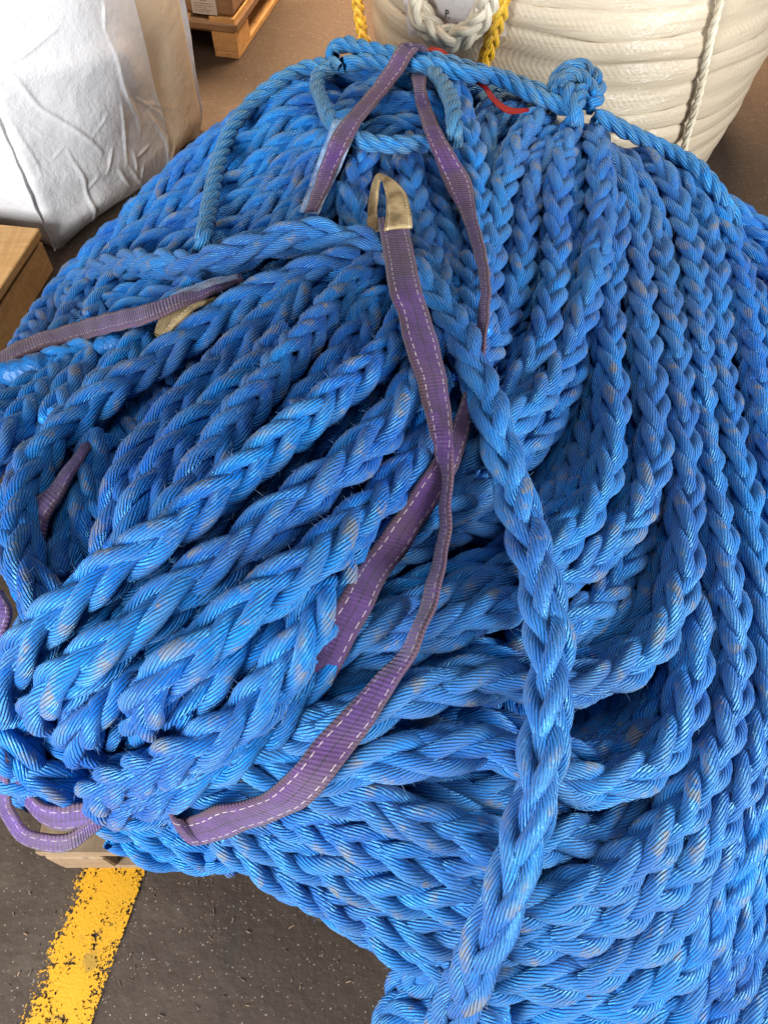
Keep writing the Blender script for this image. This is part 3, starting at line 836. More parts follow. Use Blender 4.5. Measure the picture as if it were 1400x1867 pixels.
def catmull_to(P, n):
    P = np.asarray(P, float)
    t = np.linspace(0, len(P) - 1, n + 1)
    E = np.vstack([2 * P[0] - P[1], P, 2 * P[-1] - P[-2]])
    i = np.minimum(t.astype(int), len(P) - 2)
    f = (t - i)[:, None]
    p0, p1, p2, p3 = E[i], E[i + 1], E[i + 2], E[i + 3]
    m1, m2 = (p2 - p0) / 2, (p3 - p1) / 2
    return (2*f**3 - 3*f**2 + 1) * p1 + (f**3 - 2*f**2 + f) * m1 + (-2*f**3 + 3*f**2) * p2 + (f**3 - f**2) * m2


SLG = 'purple lifting slings on the rope heap'
sa = empty('webbing_sling', tuple(on_heap(740, 560, 1)), 'purple webbing sling with upright beige canvas eye lying across the loose blue rope', 'lifting sling', SLG)
ribbon('strap', [(688,400,744,398,1.2),(692,420,745,418,1.45),(701,471,756,470,1.65),(710,529,767,525,1.7),(726,571,779,566,1.7),(739,629,796,620,1.65),(759,686,810,680,1.5),(773,743,819,738,1.3),
  (787,797,825,797,1.1,1.4),(796,836,826,836,.8,1.4),(803,879,823,879,.6,1.25),(803,921,820,921,.6,1.3),(802,964,820,964,.6,1.3),(795,1007,814,1007,.6,1.25),(783,1050,806,1050,.6,1.2),(771,1093,797,1093,.6,1.1),
  (754,1143,776,1145,.6,1.1),(728,1190,756,1194,.6,1.0),(684,1234,724,1248,.7,.9),(624,1297,684,1314,.75),(573,1351,648,1364,.75),(544,1389,616,1405,.75),(510,1425,579,1451,.75),(464,1456,536,1480,.8),(393,1472,455,1510,.9),(340,1494,392,1533,.95),(320,1490,360,1538,.75),(311,1478,340,1528,.3),(316,1462,342,1504,-.3),(338,1440,362,1474,-.9)], M['web'], sa, skip=())
# canvas eye: a band folded round into a loop
ribbon('eye_sleeve', [(669,424,700,421,.8,1.0),(671,390,688,396,.8,.95),(676,350,687,362,.9,1.1),(683,330,690,340,1.2,1.4),(693,317,695,327,1.7,1.8),(716,329,701,345,2.1,2.0),(737,350,704,366,2.15,2.2),(747,380,704,392,2.1,2.25),(751,416,700,420,2.0,2.2)], M['canvas'], sa, 0.006)
sb = empty('webbing_sling', tuple(on_heap(680, 180, 1)), 'purple webbing sling hooked over the lashing line with clear label sleeve on its end', 'lifting sling', SLG)
ribbon('strap', [(760,120,790,112,.2),(752,92,780,94,1.0),(742,79,772,82,1.75),(727,84,754,98,1.9),(707,117,737,127,1.6),(685,150,712,160,1.35),(660,180,685,192,1.2),(637,207,663,217,1.15),(615,232,649,240,1.15),(600,262,634,270,1.15),(586,299,617,303,1.15),(571,345,600,345,1.15),(556,388,578,386,1.1)], M['web'], sb, skip=())


def film_material():
    t = NT('clear_plastic')
    n1 = t.noise(t.geo(), 40, 3)
    return t.set(color=(0.40, 0.52, 0.70), rough=0.15, spec=0.7, alpha=t.ramp(n1, .3, .7, .12, .38), normal=t.bump(n1, 0.002, .5))


M['film'] = film_material()
ribbon('label_sleeve', [(608,218,656,224,.95),(594,255,640,262,.95),(577,299,622,305,.95),(561,345,602,345,.95),(545,386,582,390,.9)], M['film'], sb, 0.0015, crown=0, skip=())
sc = empty('webbing_sling', tuple(on_heap(830, 300, 1)), 'long purple webbing sling hanging from the top line and passing under the loose rope', 'lifting sling', SLG)
ribbon('strap', [(752,100,785,96,.1),(747,124,782,124,.25),(755,164,776,164,1.0,1.5),(763,207,791,207,.9,1.3),(777,250,811,250,1.0,1.2),(794,293,837,293,1.0),(811,336,860,336,1.0),(841,393,868,393,.8,1.25),(860,447,882,447,.7,1.3),(876,514,892,514,.6,1.2),(874,571,890,571,.4,1.0),(866,610,886,610,.2,.8),
  (856,660,880,664,.1,.5),(844,720,872,722,.1,.4),(822,778,858,776,.25,.4),(790,839,836,846,.5),(747,902,799,912,.6),(707,958,762,970,.6),(679,996,736,1012,.6),(650,1038,704,1056,.55),(618,1092,676,1110,.5),(586,1146,645,1168,.3),(560,1196,618,1222,.1),(538,1240,594,1268,-.4)], M['web'], sc, skip=(2, 3))
sd = empty('webbing_sling', tuple(on_heap(200, 590, 1)), 'purple webbing sling running off to the left under a worn beige canvas sleeve', 'lifting sling', SLG)
ribbon('strap', [(-40,662,-30,706,.8),(0,642,0,676,.9,1.0),(57,614,66,640,.9,1.1),(114,597,128,624,.9,1.1),(186,575,196,606,.9,1.1),(263,558,268,588,.9,1.1),(300,546,306,570,.8,1.0),(350,530,352,552,.6,.8),(400,514,404,530,.4,.5),(440,500,444,512,.1)], M['web_violet'], sd, skip=(2, 3))
ribbon('eye_sleeve', [(284,612,300,618,.7),(296,580,322,592,1.1),(318,556,344,572,1.3),(345,540,366,556,1.2),(372,530,388,548,.9),(396,524,404,540,.4)], M['canvas'], sd, 0.008, skip=(2, 3))
ribbon('label_sleeve', [(308,540,316,556,.9),(350,520,352,534,.85),(396,506,398,518,.7),(432,500,434,508,.4)], M['film'], sd, 0.0015, crown=0, skip=(2, 3))
se = empty('webbing_sling', tuple(on_heap(100, 1500, 1)), 'violet webbing sling looping out below the hank over the pallet corner', 'lifting sling', SLG)
ribbon('strap', [(180,780,190,786,-.9),(158,802,170,812,-.5),(125,845,142,856,-.2),(92,888,113,906,0),(58,920,90,946,.1),(56,960,80,980,-.1),(58,1004,70,1014,-.4),(50,1040,62,1050,-.9)], M['web_violet'], se)
ribbon('strap', [(-20,1080,4,1076,.2),(-10,1110,20,1112,.2),(-20,1160,10,1160,.1),(-30,1220,0,1220,0)], M['web_violet'], se)
ribbon('strap', [(-30,1340,-8,1330,.2),(-6,1390,12,1385,.2,.5),(0,1440,16,1430,.2,.6),(6,1490,24,1476,.2,.7),(38,1532,48,1510,.2,.7),(92,1552,92,1524,.3,.7),(140,1542,136,1516,.4,.7),(182,1508,176,1484,.4,.6),(220,1474,214,1462,.0,.1),(250,1450,246,1440,-.6)], M['web_violet'], se)
ribbon('strap', [(28,1420,38,1412,.3),(40,1456,50,1440,.4),(70,1492,76,1464,.4,.6),(112,1512,110,1470,.5,.6),(150,1508,150,1466,.5,.6),(188,1492,186,1458,.4,.5),(220,1474,216,1450,.1),(250,1458,246,1436,-.5)], M['web_violet'], se)

# taped rope end at the far left
def plain_tape():
    t = NT('blue_tape')
    n1 = t.noise(t.geo(), 55, 4)
    return t.set(color=t.mix(n1, (0.010, 0.15, 0.42), (0.008, 0.075, 0.24)), rough=0.42, spec=0.4, normal=t.bump(n1, 0.008, 1))


M['tape'] = plain_tape()


def skin(name, C, radii, mat, parent, ring=14, lump=0.0):
    T, N, B = frames(C)
    rr = np.interp(np.linspace(0, 1, len(C)), np.linspace(0, 1, len(radii)), radii)
    ang = np.arange(ring) / ring * 2 * math.pi
    lumps = 1 + lump * rng.normal(0, 1, (len(C), ring))
    V = C[:, None] + (np.cos(ang)[None, :, None] * N[:, None] + np.sin(ang)[None, :, None] * B[:, None]) * (rr[:, None] * lumps)[..., None]
    idx = np.arange(len(C) * ring).reshape(len(C), ring)
    a, b = idx[:-1], idx[1:]
    F = np.stack([a, np.roll(a, -1, 1), np.roll(b, -1, 1), b], 2).reshape(-1, 4)
    uv = np.zeros((len(F) * 4, 2))
    return mesh_np(name, V.reshape(-1, 3), F, mat, parent, uv)


end = empty('rope_end', tuple(on_heap(60, 655, .6)), 'blue rope end bound in shiny blue tape below the purple sling at the left', 'rope end')
braid('rope_length', catmull([on_heap(u, v, l) for u, v, l in [(190,650,-.1),(150,640,1.0),(112,650,1.3),(80,662,1.3)]], .02), M['blue_rope'], end, dia=.055)
skin('tape', catmull([on_heap(u, v, l) for u, v, l in [(92,659,1.3),(60,671,1.3),(25,681,1.3),(-10,688,1.2)]], .006), [.014, .025, .027, .024, .026, .027, .022, .02, .004], M['tape'], end, lump=.025)
end2 = empty('rope_end', tuple(on_heap(200, 612, .6)), 'short bright blue taped rope end poking out just under the purple sling', 'rope end')
skin('tape', catmull([on_heap(u, v, l) for u, v, l in [(232,616,.6),(208,626,1.0),(188,632,1.1),(172,636,1.0)]], .006), [.016, .019, .018, .02, .012, .003], M['tape'], end2, lump=.025)

# ------------------------------------------------------------------ floor and painted line
def floor_material():
    t = NT('concrete_floor')
    pos = t.geo()
    n1 = t.noise(pos, 1.6, 5, .6); n2 = t.noise(pos, 35, 4, .6)
    col = t.mix(n1, (0.074, 0.046, 0.029), (0.048, 0.031, 0.021))
    col = t.mix(t.math('MULTIPLY', n2, .5), col, (0.026, 0.019, 0.015))
    v = t.n('ShaderNodeTexVoronoi'); t.link(pos, v.inputs['Vector']); v.inputs['Scale'].default_value = 240
    vc = t.n('ShaderNodeSeparateXYZ'); t.link(v.outputs['Color'], vc.inputs[0])
    pick = t.math('GREATER_THAN', vc.outputs[0], 0.72)
    size = t.math('MULTIPLY', vc.outputs[1], 0.38)
    sp = t.math('MULTIPLY', pick, t.math('LESS_THAN', v.outputs['Distance'], size))
    col = t.mix(t.math('MULTIPLY', sp, 0.42), col, t.mix(vc.outputs[2], (0.55, 0.48, 0.40), (0.45, 0.30, 0.16)))
    st = t.ramp(t.noise(pos, 5, 6, .7), .58, .72)
    col = t.mix(t.math('MULTIPLY', st, .35), col, (0.03, 0.024, 0.02))
    mk = t.noise(t.scaled(pos, (9, 1.2, 1)), 1.0, 5, .65)
    col = t.mix(t.math('MULTIPLY', t.ramp(mk, .55, .7), .45), col, (0.020, 0.016, 0.014))
    dust = t.noise(t.scaled(pos, (1.5, 2.5, 1)), 1.0, 6, .7)
    col = t.mix(t.math('MULTIPLY', t.ramp(dust, .5, .72), .35), col, (0.15, 0.11, 0.08))
    h = t.math('ADD', n2, t.math('MULTIPLY', sp, .5))
    return t.set(color=col, rough=t.ramp(n1, .3, .7, .6, .8), spec=.25, normal=t.bump(h, .004, .8))


fl = MB(); fl.v = [np.array(p, float) for p in [(-14, -6, 0), (14, -6, 0), (14, 22, 0), (-14, 22, 0)]]; fl.f = [(0, 1, 2, 3)]
M['floor'] = floor_material()
tag(fl.build('floor', M['floor']), kind='structure')


def debris():
    mb = MB()
    for k in range(70):
        u, v = random.uniform(0, 640), random.uniform(1580, 1860)
        p = at_z(u, v, 0.0012)
        a = random.uniform(0, 3.14); L = random.uniform(.003, .011); W = random.uniform(.0006, .0016)
        Mx = placing(p[0], p[1], 0.0006, a)
        mb.box((-L / 2, -W / 2, 0), (L / 2, W / 2, W), Mx)
    t = NT('wood_chips'); n = t.noise(t.geo(), 40, 2)
    t.set(color=t.mix(t.ramp(n, .4, .6), (0.34, 0.22, 0.13), (0.10, 0.07, 0.05)), rough=.8)
    tag(mb.build('debris', t.m), 'tiny wood chips and dirt scattered on the concrete floor', 'debris', kind='stuff')


debris()


def line_material():
    t = NT('worn_yellow_paint')
    uv = t.n('ShaderNodeUVMap', uv_map='UVMap').outputs[0]
    sep = t.n('ShaderNodeSeparateXYZ'); t.link(uv, sep.inputs[0])
    pos = t.geo()
    grain = t.noise(pos, 190, 4, .7); mid = t.noise(pos, 26, 5, .65); slow = t.noise(pos, 9, 2)
    dx = t.math('MULTIPLY', t.math('ABSOLUTE', t.math('SUBTRACT', sep.outputs[0], 0.5)), 2.0)
    asym = t.math('ADD', dx, t.math('MULTIPLY', t.math('SUBTRACT', 0.5, sep.outputs[0]), 0.26))
    e = t.math('ADD', asym, t.math('MULTIPLY', t.math('SUBTRACT', mid, .5), 1.0))
    e = t.math('ADD', e, t.math('MULTIPLY', t.math('SUBTRACT', grain, .5), 2.3))
    e = t.math('ADD', e, t.math('MULTIPLY', t.math('SUBTRACT', slow, .5), .5))
    a = t.math('LESS_THAN', e, 0.82)
    scr = t.noise(t.scaled(pos, (70, 14, 30)), 1.0, 4, .6)
    hole = t.math('GREATER_THAN', t.math('ADD', t.math('ADD', t.math('MULTIPLY', grain, .9), t.math('MULTIPLY', mid, .7)), t.math('MULTIPLY', scr, .5)), 1.17)
    a = t.math('MULTIPLY', a, t.math('SUBTRACT', 1.0, hole))
    col = t.mix(mid, (0.60, 0.29, 0.006), (0.48, 0.22, 0.005))
    blot = t.ramp(t.noise(pos, 14, 3, .5), .60, .66)
    col = t.mix(t.math('MULTIPLY', blot, .55), col, (0.16, 0.12, 0.03))
    t.set(color=col, rough=.6, spec=.3, alpha=a, normal=t.bump(grain, .002, .6))
    return t.m


a0, b0 = at_z(210, 1570, 0.004), at_z(62, 1960, 0.004)
dirv = unit(a0 - b0); sidev = np.array([dirv[1], -dirv[0], 0])
p0, p1 = b0 - dirv * 1.2, a0 + dirv * 1.5
W2 = 0.060
mesh_np('floor_marking', [p0 - sidev*W2, p0 + sidev*W2, p1 + sidev*W2, p1 - sidev*W2], [[0, 1, 2, 3]], line_material(), None, [[0, 0], [1, 0], [1, 10], [0, 10]], smooth=False)
tag(bpy.data.objects['floor_marking'], kind='structure')

# ------------------------------------------------------------------ wood
def wood_material(name, a, b, dark):
    t = NT(name)
    o = t.coords('Object')
    n0 = t.noise(t.scaled(o, (3, 3, 3)), 1.0, 2)
    g = t.noise(t.scaled(o, (5, 60, 60)), 1.0, 5, .6)
    g2 = t.noise(t.scaled(o, (60, 5, 60)), 1.0, 5, .6)
    gr = t.math('MULTIPLY', t.math('ADD', g, g2), .5)
    col = t.mix(t.ramp(gr, .35, .65), a, b)
    v = t.n('ShaderNodeTexVoronoi'); t.link(o, v.inputs['Vector']); v.inputs['Scale'].default_value = 9
    col = t.mix(t.math('MULTIPLY', t.ramp(v.outputs['Distance'], .13, .07), .8), col, dark)
    col = t.mix(t.math('MULTIPLY', t.ramp(n0, .5, .75), .5), col, dark)
    return t.set(color=col, rough=.72, spec=.25, normal=t.bump(gr, .002, .6))


M['wood'] = wood_material('new_pallet_wood', (0.68, 0.40, 0.17), (0.54, 0.29, 0.105), (0.26, 0.11, 0.04))
M['wood_old'] = wood_material('worn_pallet_wood', (0.28, 0.185, 0.11), (0.20, 0.125, 0.07), (0.09, 0.06, 0.045))


def pallet(corner, rz, label, group, mat, lx=1.2, ly=0.8, board=None):
    """flat wooden pallet with its near left corner at the given point"""
    root = empty('wooden_pallet', (corner[0], corner[1], 0), label, 'pallet', group)
    Mx = placing(corner[0], corner[1], 0, rz)
    nb = 5
    bw = ly * 0.145 / 0.8
    for i in range(nb):
        y = i * (ly - bw) / (nb - 1)
        MB().box((0, y, .122), (lx, y + bw, .144), Mx, .002).build('deck_board', mat, root)
    for i in range(3):
        x = i * (lx - .1) / 2
        MB().box((x + .002, .002, .1), (x + .098, ly - .002, .1215), Mx, .002).build('cross_board', mat, root)
        for j in range(3):
            y = j * (ly - .145) / 2
            MB().box((x, y, .0225), (x + .1, y + .145, .0995), Mx, .003).build('block', mat, root)
    for j in range(3):
        y = j * (ly - .1) / 2
        MB().box((0, y + .001, .0), (lx, y + .099, .022), Mx, .002).build('bottom_board', mat, root)
    return root


pallet((-0.572, 0.240), math.radians(-0.3), 'worn wooden pallet beneath the blue rope heap with one corner showing over the yellow line', None, M['wood_old'])
# second pallet at left beside the bag: a solid sided timber pallet
c = at_z(104, 492, 0)
wp = empty('wooden_pallet', (c[0], c[1], 0), 'orange wooden pallet with solid side board left of the rope heap', 'pallet')
Mx = placing(c[0], c[1], 0, math.radians(-9))
MB().box((-.8, -1.0, .118), (-.36, 0, .145), Mx, .003).build('deck_board', M['wood'], wp)
MB().box((-.35, -1.0, .118), (0.002, 0, .145), Mx, .003).build('deck_board', M['wood'], wp)
MB().box((-.07, -.98, .002), (-.006, -.002, .100), Mx, .003).build('side_board', M['wood'], wp)
MB().box((-.78, -.98, .002), (-.72, -.002, .108), Mx, .003).build('side_board', M['wood'], wp)
MB().box((-.76, -.10, .108), (-.006, -.004, .1175), Mx, .001).build('cross_board', M['wood'], wp)

# ------------------------------------------------------------------ carton on a pallet, far left
c = at_z(437, 108, 0)
RZ = math.radians(-13)
cp = empty('wooden_pallet', (c[0], c[1], 0), 'pale wooden pallet under the film wrapped brown carton at the back', 'pallet')
Mx = placing(c[0], c[1], 0, RZ)
for x0 in (-.8, -.45, -.1):
    for y0 in (0, .53, 1.05):
        MB().box((x0, y0, .0225), (x0 + .1, y0 + .145, .0995), Mx, .003).build('block', M['wood'], cp)
    MB().box((x0 + .001, 0, 0), (x0 + .099, 1.195, .022), Mx, .002).build('bottom_board', M['wood'], cp)
for y0 in (0, .53, 1.05):
    MB().box((-.8, y0 + .001, .1), (0, y0 + .144, .1215), Mx, .002).build('cross_board', M['wood'], cp)
for k in range(5):
    MB().box((-.8 + k * .175, 0, .122), (-.8 + k * .175 + .1, 1.195, .144), Mx, .002).build('deck_board', M['wood'], cp)


def carton_material():
    t = NT('film_wrapped_cardboard')
    pos = t.geo()
    n1 = t.noise(pos, 3, 4); n2 = t.noise(t.scaled(pos, (4, 4, 14)), 2.0, 4, .6)
    col = t.mix(n1, (0.30, 0.17, 0.085), (0.22, 0.12, 0.06))
    return t.set(color=col, rough=.5, spec=.3, coat=.9, coat_rough=.12, coat_normal=t.bump(n2, .03, .6))


M['carton'] = carton_material()
ct = empty('carton', tuple((Mx @ np.array([-.4, .6, .146, 1]))[:3]), 'brown carton wrapped in glossy stretch film on the far pallet', 'carton')
MB().box((-.80, .004, .1455), (-.002, 1.19, .62), Mx, .012).build('box', M['carton'], ct)
MB().box((-.806, -.006, .088), (.006, 1.204, .132), Mx, .012).build('film_skirt', M['carton'], ct)


def paper():
    t = NT('printed_paper')
    return t.set(color=(0.55, 0.50, 0.45), rough=.45)


M['paper'] = paper()
ink = NT('black_ink').set(color=(0.03, 0.028, 0.03), rough=.6)
lab = MB().box((-.160, -.0005, .150), (-.062, .0035, .222), Mx).build('label', M['paper'], ct)
lab_l = [(-.135, -.090, .206, .211), (-.122, -.098, .196, .198), (-.150, -.078, .186, .1878), (-.150, -.070, .178, .1796), (-.150, -.10, .171, .1725), (-.150, -.085, .164, .1655), (-.15, -.09, .158, .1594)]
mb = MB()
for x0, x1, z0, z1 in lab_l:
    q = x0
    while q < x1:
        w = random.uniform(.004, .012)
        mb.box((q, -.0013, z0), (min(q + w, x1), -.0007, z1), Mx); q += w + .003
o = mb.build('printed_lines', ink, ct)
o.parent = lab
o.matrix_parent_inverse.identity()

# ------------------------------------------------------------------ white bulk bag
def bag_material(name, a, b):
    t = NT(name)
    pos = t.geo()
    n1 = t.noise(pos, 4, 4, .55); n2 = t.noise(pos, 14, 5, .6)
    fine = t.noise(t.scaled(pos, (90, 90, 260)), 1.0, 2)
    col = t.mix(n1, a, b)
    h = t.math('ADD', t.math('MULTIPLY', n2, 1.2), t.math('ADD', t.math('MULTIPLY', n1, 2.0), t.math('MULTIPLY', fine, .10)))
    return t.set(color=col, rough=.5, spec=.35, normal=t.bump(h, .008, .8), sheen=.1)


M['shade_tinted_side'] = bag_material('bag_cloth_shade_tint', (0.56, 0.40, 0.26), (0.46, 0.32, 0.20))  # same bag cloth, shade and warm floor bounce painted in as tan
M['bag'] = bag_material('woven_white_bag', (0.67, 0.645, 0.65), (0.62, 0.565, 0.54))


CREASES = [  # sharp creases of the cloth: points, width, height in m
 ([(191,50),(206,101),(229,164),(251,216),(257,236)],2.6,.006),([(106,50),(57,90),(17,116)],3,.005),
 ([(-20,95),(29,144),(71,196),(137,236),(171,261),(186,279)],3,.007),([(223,179),(226,221),(229,264),(230,301)],2,.005),
 ([(243,273),(251,316)],2,.005),([(274,210),(303,256),(310,301)],2.2,.006),([(123,273),(151,330),(169,393),(173,441)],2.6,.007),
 ([(211,304),(237,339)],2,.005),([(234,301),(266,347)],2,.005),([(249,179),(290,205),(317,227)],2,.004),([(266,187),(320,199)],2,.003),
 ([(320,264),(310,301)],2,.005),([(274,264),(251,287)],2,.004),([(206,270),(191,316)],2,.005),([(-10,186),(29,236),(69,301),(74,321)],2,.004),
 ([(46,221),(77,247),(122,258)],2,.003),([(94,293),(120,264)],2,.003),([(175,320),(160,345)],2,.004),([(200,205),(170,250)],2,.003),([(262,300),(258,330)],2,.004),([(190,0),(191,50)],2.6,.006),
 ([(100,438),(120,410),(183,367),(260,352)],16,.016),([(180,430),(215,375),(262,345)],10,-.010),([(60,330),(150,318),(230,300)],20,.012),([(40,130),(150,120),(220,90)],26,.012),([(210,70),(240,150)],22,.012),([(140,170),(230,180)],26,-.010),([(290,60),(300,170)],16,-.012)]


def crease(V):
    Z = V.reshape(-1, 3)
    rel = Z - np.array([0, 0, CAM_H])
    dz = rel @ np.array([0, CP, -SP])
    uu = 700 + FPX * rel[:, 0] / dz
    vv = 933.5 - FPX * (rel @ np.array([0, SP, CP])) / dz
    nrm = unit(np.array([.86, -.5, 0.0]))
    tot = np.zeros(len(Z))
    ok = rel @ nrm < 0
    for pts, wd, hh in CREASES:
        best = np.full(len(Z), 1e9); along = np.zeros(len(Z))
        m = len(pts) - 1
        for i in range(m):
            a = np.array(pts[i], float); b = np.array(pts[i + 1], float)
            d = b - a; L2 = d @ d
            f = np.clip(((uu - a[0]) * d[0] + (vv - a[1]) * d[1]) / L2, 0, 1)
            dd = np.hypot(uu - a[0] - f * d[0], vv - a[1] - f * d[1])
            along = np.where(dd < best, (i + f) / m, along)
            best = np.minimum(best, dd)
        tot += hh * np.exp(-(best / wd) ** 2) * (0.35 + 0.65 * np.sin(np.pi * along))
    Z += nrm * (tot * ok)[:, None]
    return V


def bag():
    c1 = at_z(112, 462, 0.0); c2 = at_z(318, 300, 0.0); c3 = at_z(384, 250, 0.0)
    root = empty('bulk_bag', (c1[0] - .1, c1[1] + .4, 0), 'tall white woven bulk bag with creased faces standing behind the heap at left', 'bulk bag')
    left = c1 + np.array([-.75, .28, 0])
    back = c3 + np.array([-.5, .55, 0])
    poly = [left, c1, c2, c3, back]
    # closed outline with rounded bulging sides
    out = []
    cen2 = np.mean(poly, axis=0)
    for i in range(len(poly)):
        a, b = poly[i], poly[(i + 1) % len(poly)]
        n = unit(np.array([(b - a)[1], -(b - a)[0], 0]))
        if n @ ((a + b) / 2 - cen2) < 0: n = -n
        m = [40, 130, 40, 14, 14][i]
        for k in range(m):
            f = k / m
            out.append((a + (b - a) * f, n, math.sin(math.pi * f), np.linalg.norm(b - a)))
    H = 1.15; nz = 260
    ns = len(out)
    rs = np.random.default_rng(3)
    waves = [(rs.normal(0, 1, 3) * 5, rs.uniform(0, 6.28), rs.uniform(.3, 1)) for _ in range(14)]
    V = np.zeros((nz + 1, ns, 3))
    for iz in range(nz + 1):
        z = H * iz / nz
        for k, (p, n, sn, ln) in enumerate(out):
            bul = 0.11 * min(ln, .8) * sn * (0.35 + 0.65 * math.sin(math.pi * min(max((z + .05) / 1.1, 0), 1)))
            q = p + n * bul
            if z < .10:   # rounded foot
                q = q - n * (0.05 * (1 - z / .10) ** 2) * (0.3 + .7 * sn)
            q = np.array([q[0], q[1], z])
            d = sum(a * math.sin(w @ q + f) for w, f, a in waves)
            q = q + n * d * 0.0055 * (0.4 + sn)
            V[iz, k] = q
    for _ in range(16):
        V = 0.5 * V + 0.25 * (np.roll(V, 1, 1) + np.roll(V, -1, 1))
    crease(V)
    # soft corners
    for _ in range(1):
        V = 0.5 * V + 0.25 * (np.roll(V, 1, 1) + np.roll(V, -1, 1))
    idx = np.arange((nz + 1) * ns).reshape(nz + 1, ns)
    a, b = idx[:-1], idx[1:]
    F = np.stack([a, np.roll(a, -1, 1), np.roll(b, -1, 1), b], 2)
    side_cols = np.zeros(ns, bool); side_cols[170:210] = True
    body = mesh_np('body', V.reshape(-1, 3), F[:, ~side_cols].reshape(-1, 4), M['bag'], root)
    mesh_np('shade_tinted_side', V[:, 170:211].reshape(-1, 3), np.stack([(np.arange(nz)[:, None] * 41 + np.arange(40)[None] + d) for d in (0, 1, 42, 41)], 2).reshape(-1, 4), M['shade_tinted_side'], root)
    # closed top
    V3 = V[-1]; cc = V3.mean(0)
    mbt = MB(); mbt.v = list(V3) + [cc]; mbt.f = [(i, (i + 1) % ns, ns, ns) for i in range(ns)]
    mbt.build('top_panel', M['bag'], root)
    # sewn seam flanges
    for (ci, nm, w) in ((3, 'seam', .026), (1, 'seam', .012)):
        k = sum([40, 130, 40, 14, 14][:ci])
        nrm = unit(np.array([poly[ci][0] - cen2[0], poly[ci][1] - cen2[1], 0]))
        if ci == 3: nrm = unit(np.array([.9, .45, 0]))
        col = V[:, k]
        Lp = col[::12] - nrm * .004; Rp = col[::12] + nrm * w
        Rp = Rp + np.stack([0 * Rp[:, 0], .004 * np.sin(np.arange(len(Rp)) * 1.3), 0 * Rp[:, 0]], 1)
        ribbon3(nm, Lp, Rp, M['bag'], root, .004, .01, 3, 0)
    # yellow printed patch low on the left face
    yl = NT('yellow_print').set(color=(0.75, 0.55, 0.02), rough=.6)
    pa = []
    for (uu, vv) in ((-60, 285), (4, 300), (12, 322), (-60, 310)):
        pa.append((uu, vv))
    return root, V, out


bag_root, bagV, bag_out = bag()
# yellow patch: a strip of the left face, 2 mm proud
ylm = NT('yellow_print').set(color=(0.75, 0.52, 0.02), rough=.6)
rows = slice(50, 66, 2); cols = slice(20, 31)
pv = bagV[rows, cols].copy()
nn = np.array([o_[1] for o_ in bag_out[20:31]])
pv = pv + nn[None] * .004
ii = np.arange(pv.shape[0] * pv.shape[1]).reshape(pv.shape[:2])
Fp = np.stack([ii[:-1, :-1], ii[:-1, 1:], ii[1:, 1:], ii[1:, :-1]], 2).reshape(-1, 4)
mesh_np('printed_patch', pv.reshape(-1, 3), Fp, ylm, bag_root)

# ------------------------------------------------------------------ white rope bale in shrink film, back right
def bale_material():
    t = NT('film_wrapped_white_rope')
    uv = t.n('ShaderNodeUVMap', uv_map='UVMap').outputs[0]
    sep = t.n('ShaderNodeSeparateXYZ'); t.link(uv, sep.inputs[0])
    pos = t.geo()
    x, y = sep.outputs[0], sep.outputs[1]      # x metres round, y = winding number
    tri = t.math('ABSOLUTE', t.math('SUBTRACT', t.math('FRACT', y), 0.5))
    ch = t.math('SINE', t.math('MULTIPLY', t.math('ADD', t.math('MULTIPLY', x, 1.0), t.math('MULTIPLY', tri, 0.055)), 2 * math.pi / .017))
    n1 = t.noise(pos, 5, 4); n2 = t.noise(t.scaled(pos, (7, 7, 75)), 1.0, 5, .65)
    col = t.mix(n1, (0.56, 0.46, 0.34), (0.48, 0.38, 0.26))
    col = t.mix(t.math('MULTIPLY', t.ramp(n2, .5, .7), .4), col, (0.40, 0.29, 0.18))
    film = t.noise(t.scaled(pos, (5, 5, 22)), 1.0, 5, .65)
    h = t.math('ADD', t.math('MULTIPLY', ch, .07), t.math('MULTIPLY', n2, 1.1))
    return t.set(color=col, rough=.55, spec=.3, normal=t.bump(h, .0045, .8), coat=.5, coat_rough=.16, coat_normal=t.bump(film, .03, .7))


M['bale'] = bale_material()
BX, BY, BR = 0.60, 2.76, 0.63
bale = empty('rope_bale', (BX, BY, 0), 'big round bale of white rope wound in rows under clear film behind the blue heap', 'rope bale')
nA, wind, per = 160, 15, 10
rowsV, rowsU = [], []
pit = .066
prof = []
for w in range(wind):
    for k in range(per):
        f = k / per
        zc = (w + f) * pit + .02
        bulge = .010 * max(1 - (2 * f - 1) ** 2, 0) ** .5
        prof.append((zc, bulge, w + f))
prof.append((wind * pit + .02, 0, wind))
ang = np.linspace(0, 2 * math.pi, nA + 1)
for zc, bl, yy in prof:
    base_r = BR * (1 - .10 * max(0, .35 - zc) / .35 * .6) - .02 * abs(zc - .6)
    dz = .018 * np.sin(ang * 1 + .8) + .008 * np.sin(ang * 3 + zc * 4) - .05 * np.clip((np.cos(ang - .2)) - .3, 0, 1) * (1 if zc < .6 else .5)
    wn_ = int(yy - 1e-6)
    dz = dz + .008 * np.sin(ang * 4 + wn_ * 2.1) + .005 * np.sin(ang * 9 + wn_ * 4.7)
    rr = base_r + bl * (1 + .5 * np.sin(ang * 3 + wn_ * 1.7)) + .006 * np.sin(wn_ * 12.9) + .004 * np.sin(ang * 5 + zc * 9)
    rowsV.append(np.stack([BX + rr * np.cos(ang), BY + rr * np.sin(ang), np.maximum(zc + dz, .0)], 1))
    rowsU.append(np.stack([ang * BR, np.full(nA + 1, yy)], 1))
RV = np.array(rowsV); RU = np.array(rowsU)
ii = np.arange(RV.shape[0] * RV.shape[1]).reshape(RV.shape[:2])
Fq = np.stack([ii[:-1, :-1], ii[:-1, 1:], ii[1:, 1:], ii[1:, :-1]], 2).reshape(-1, 4)
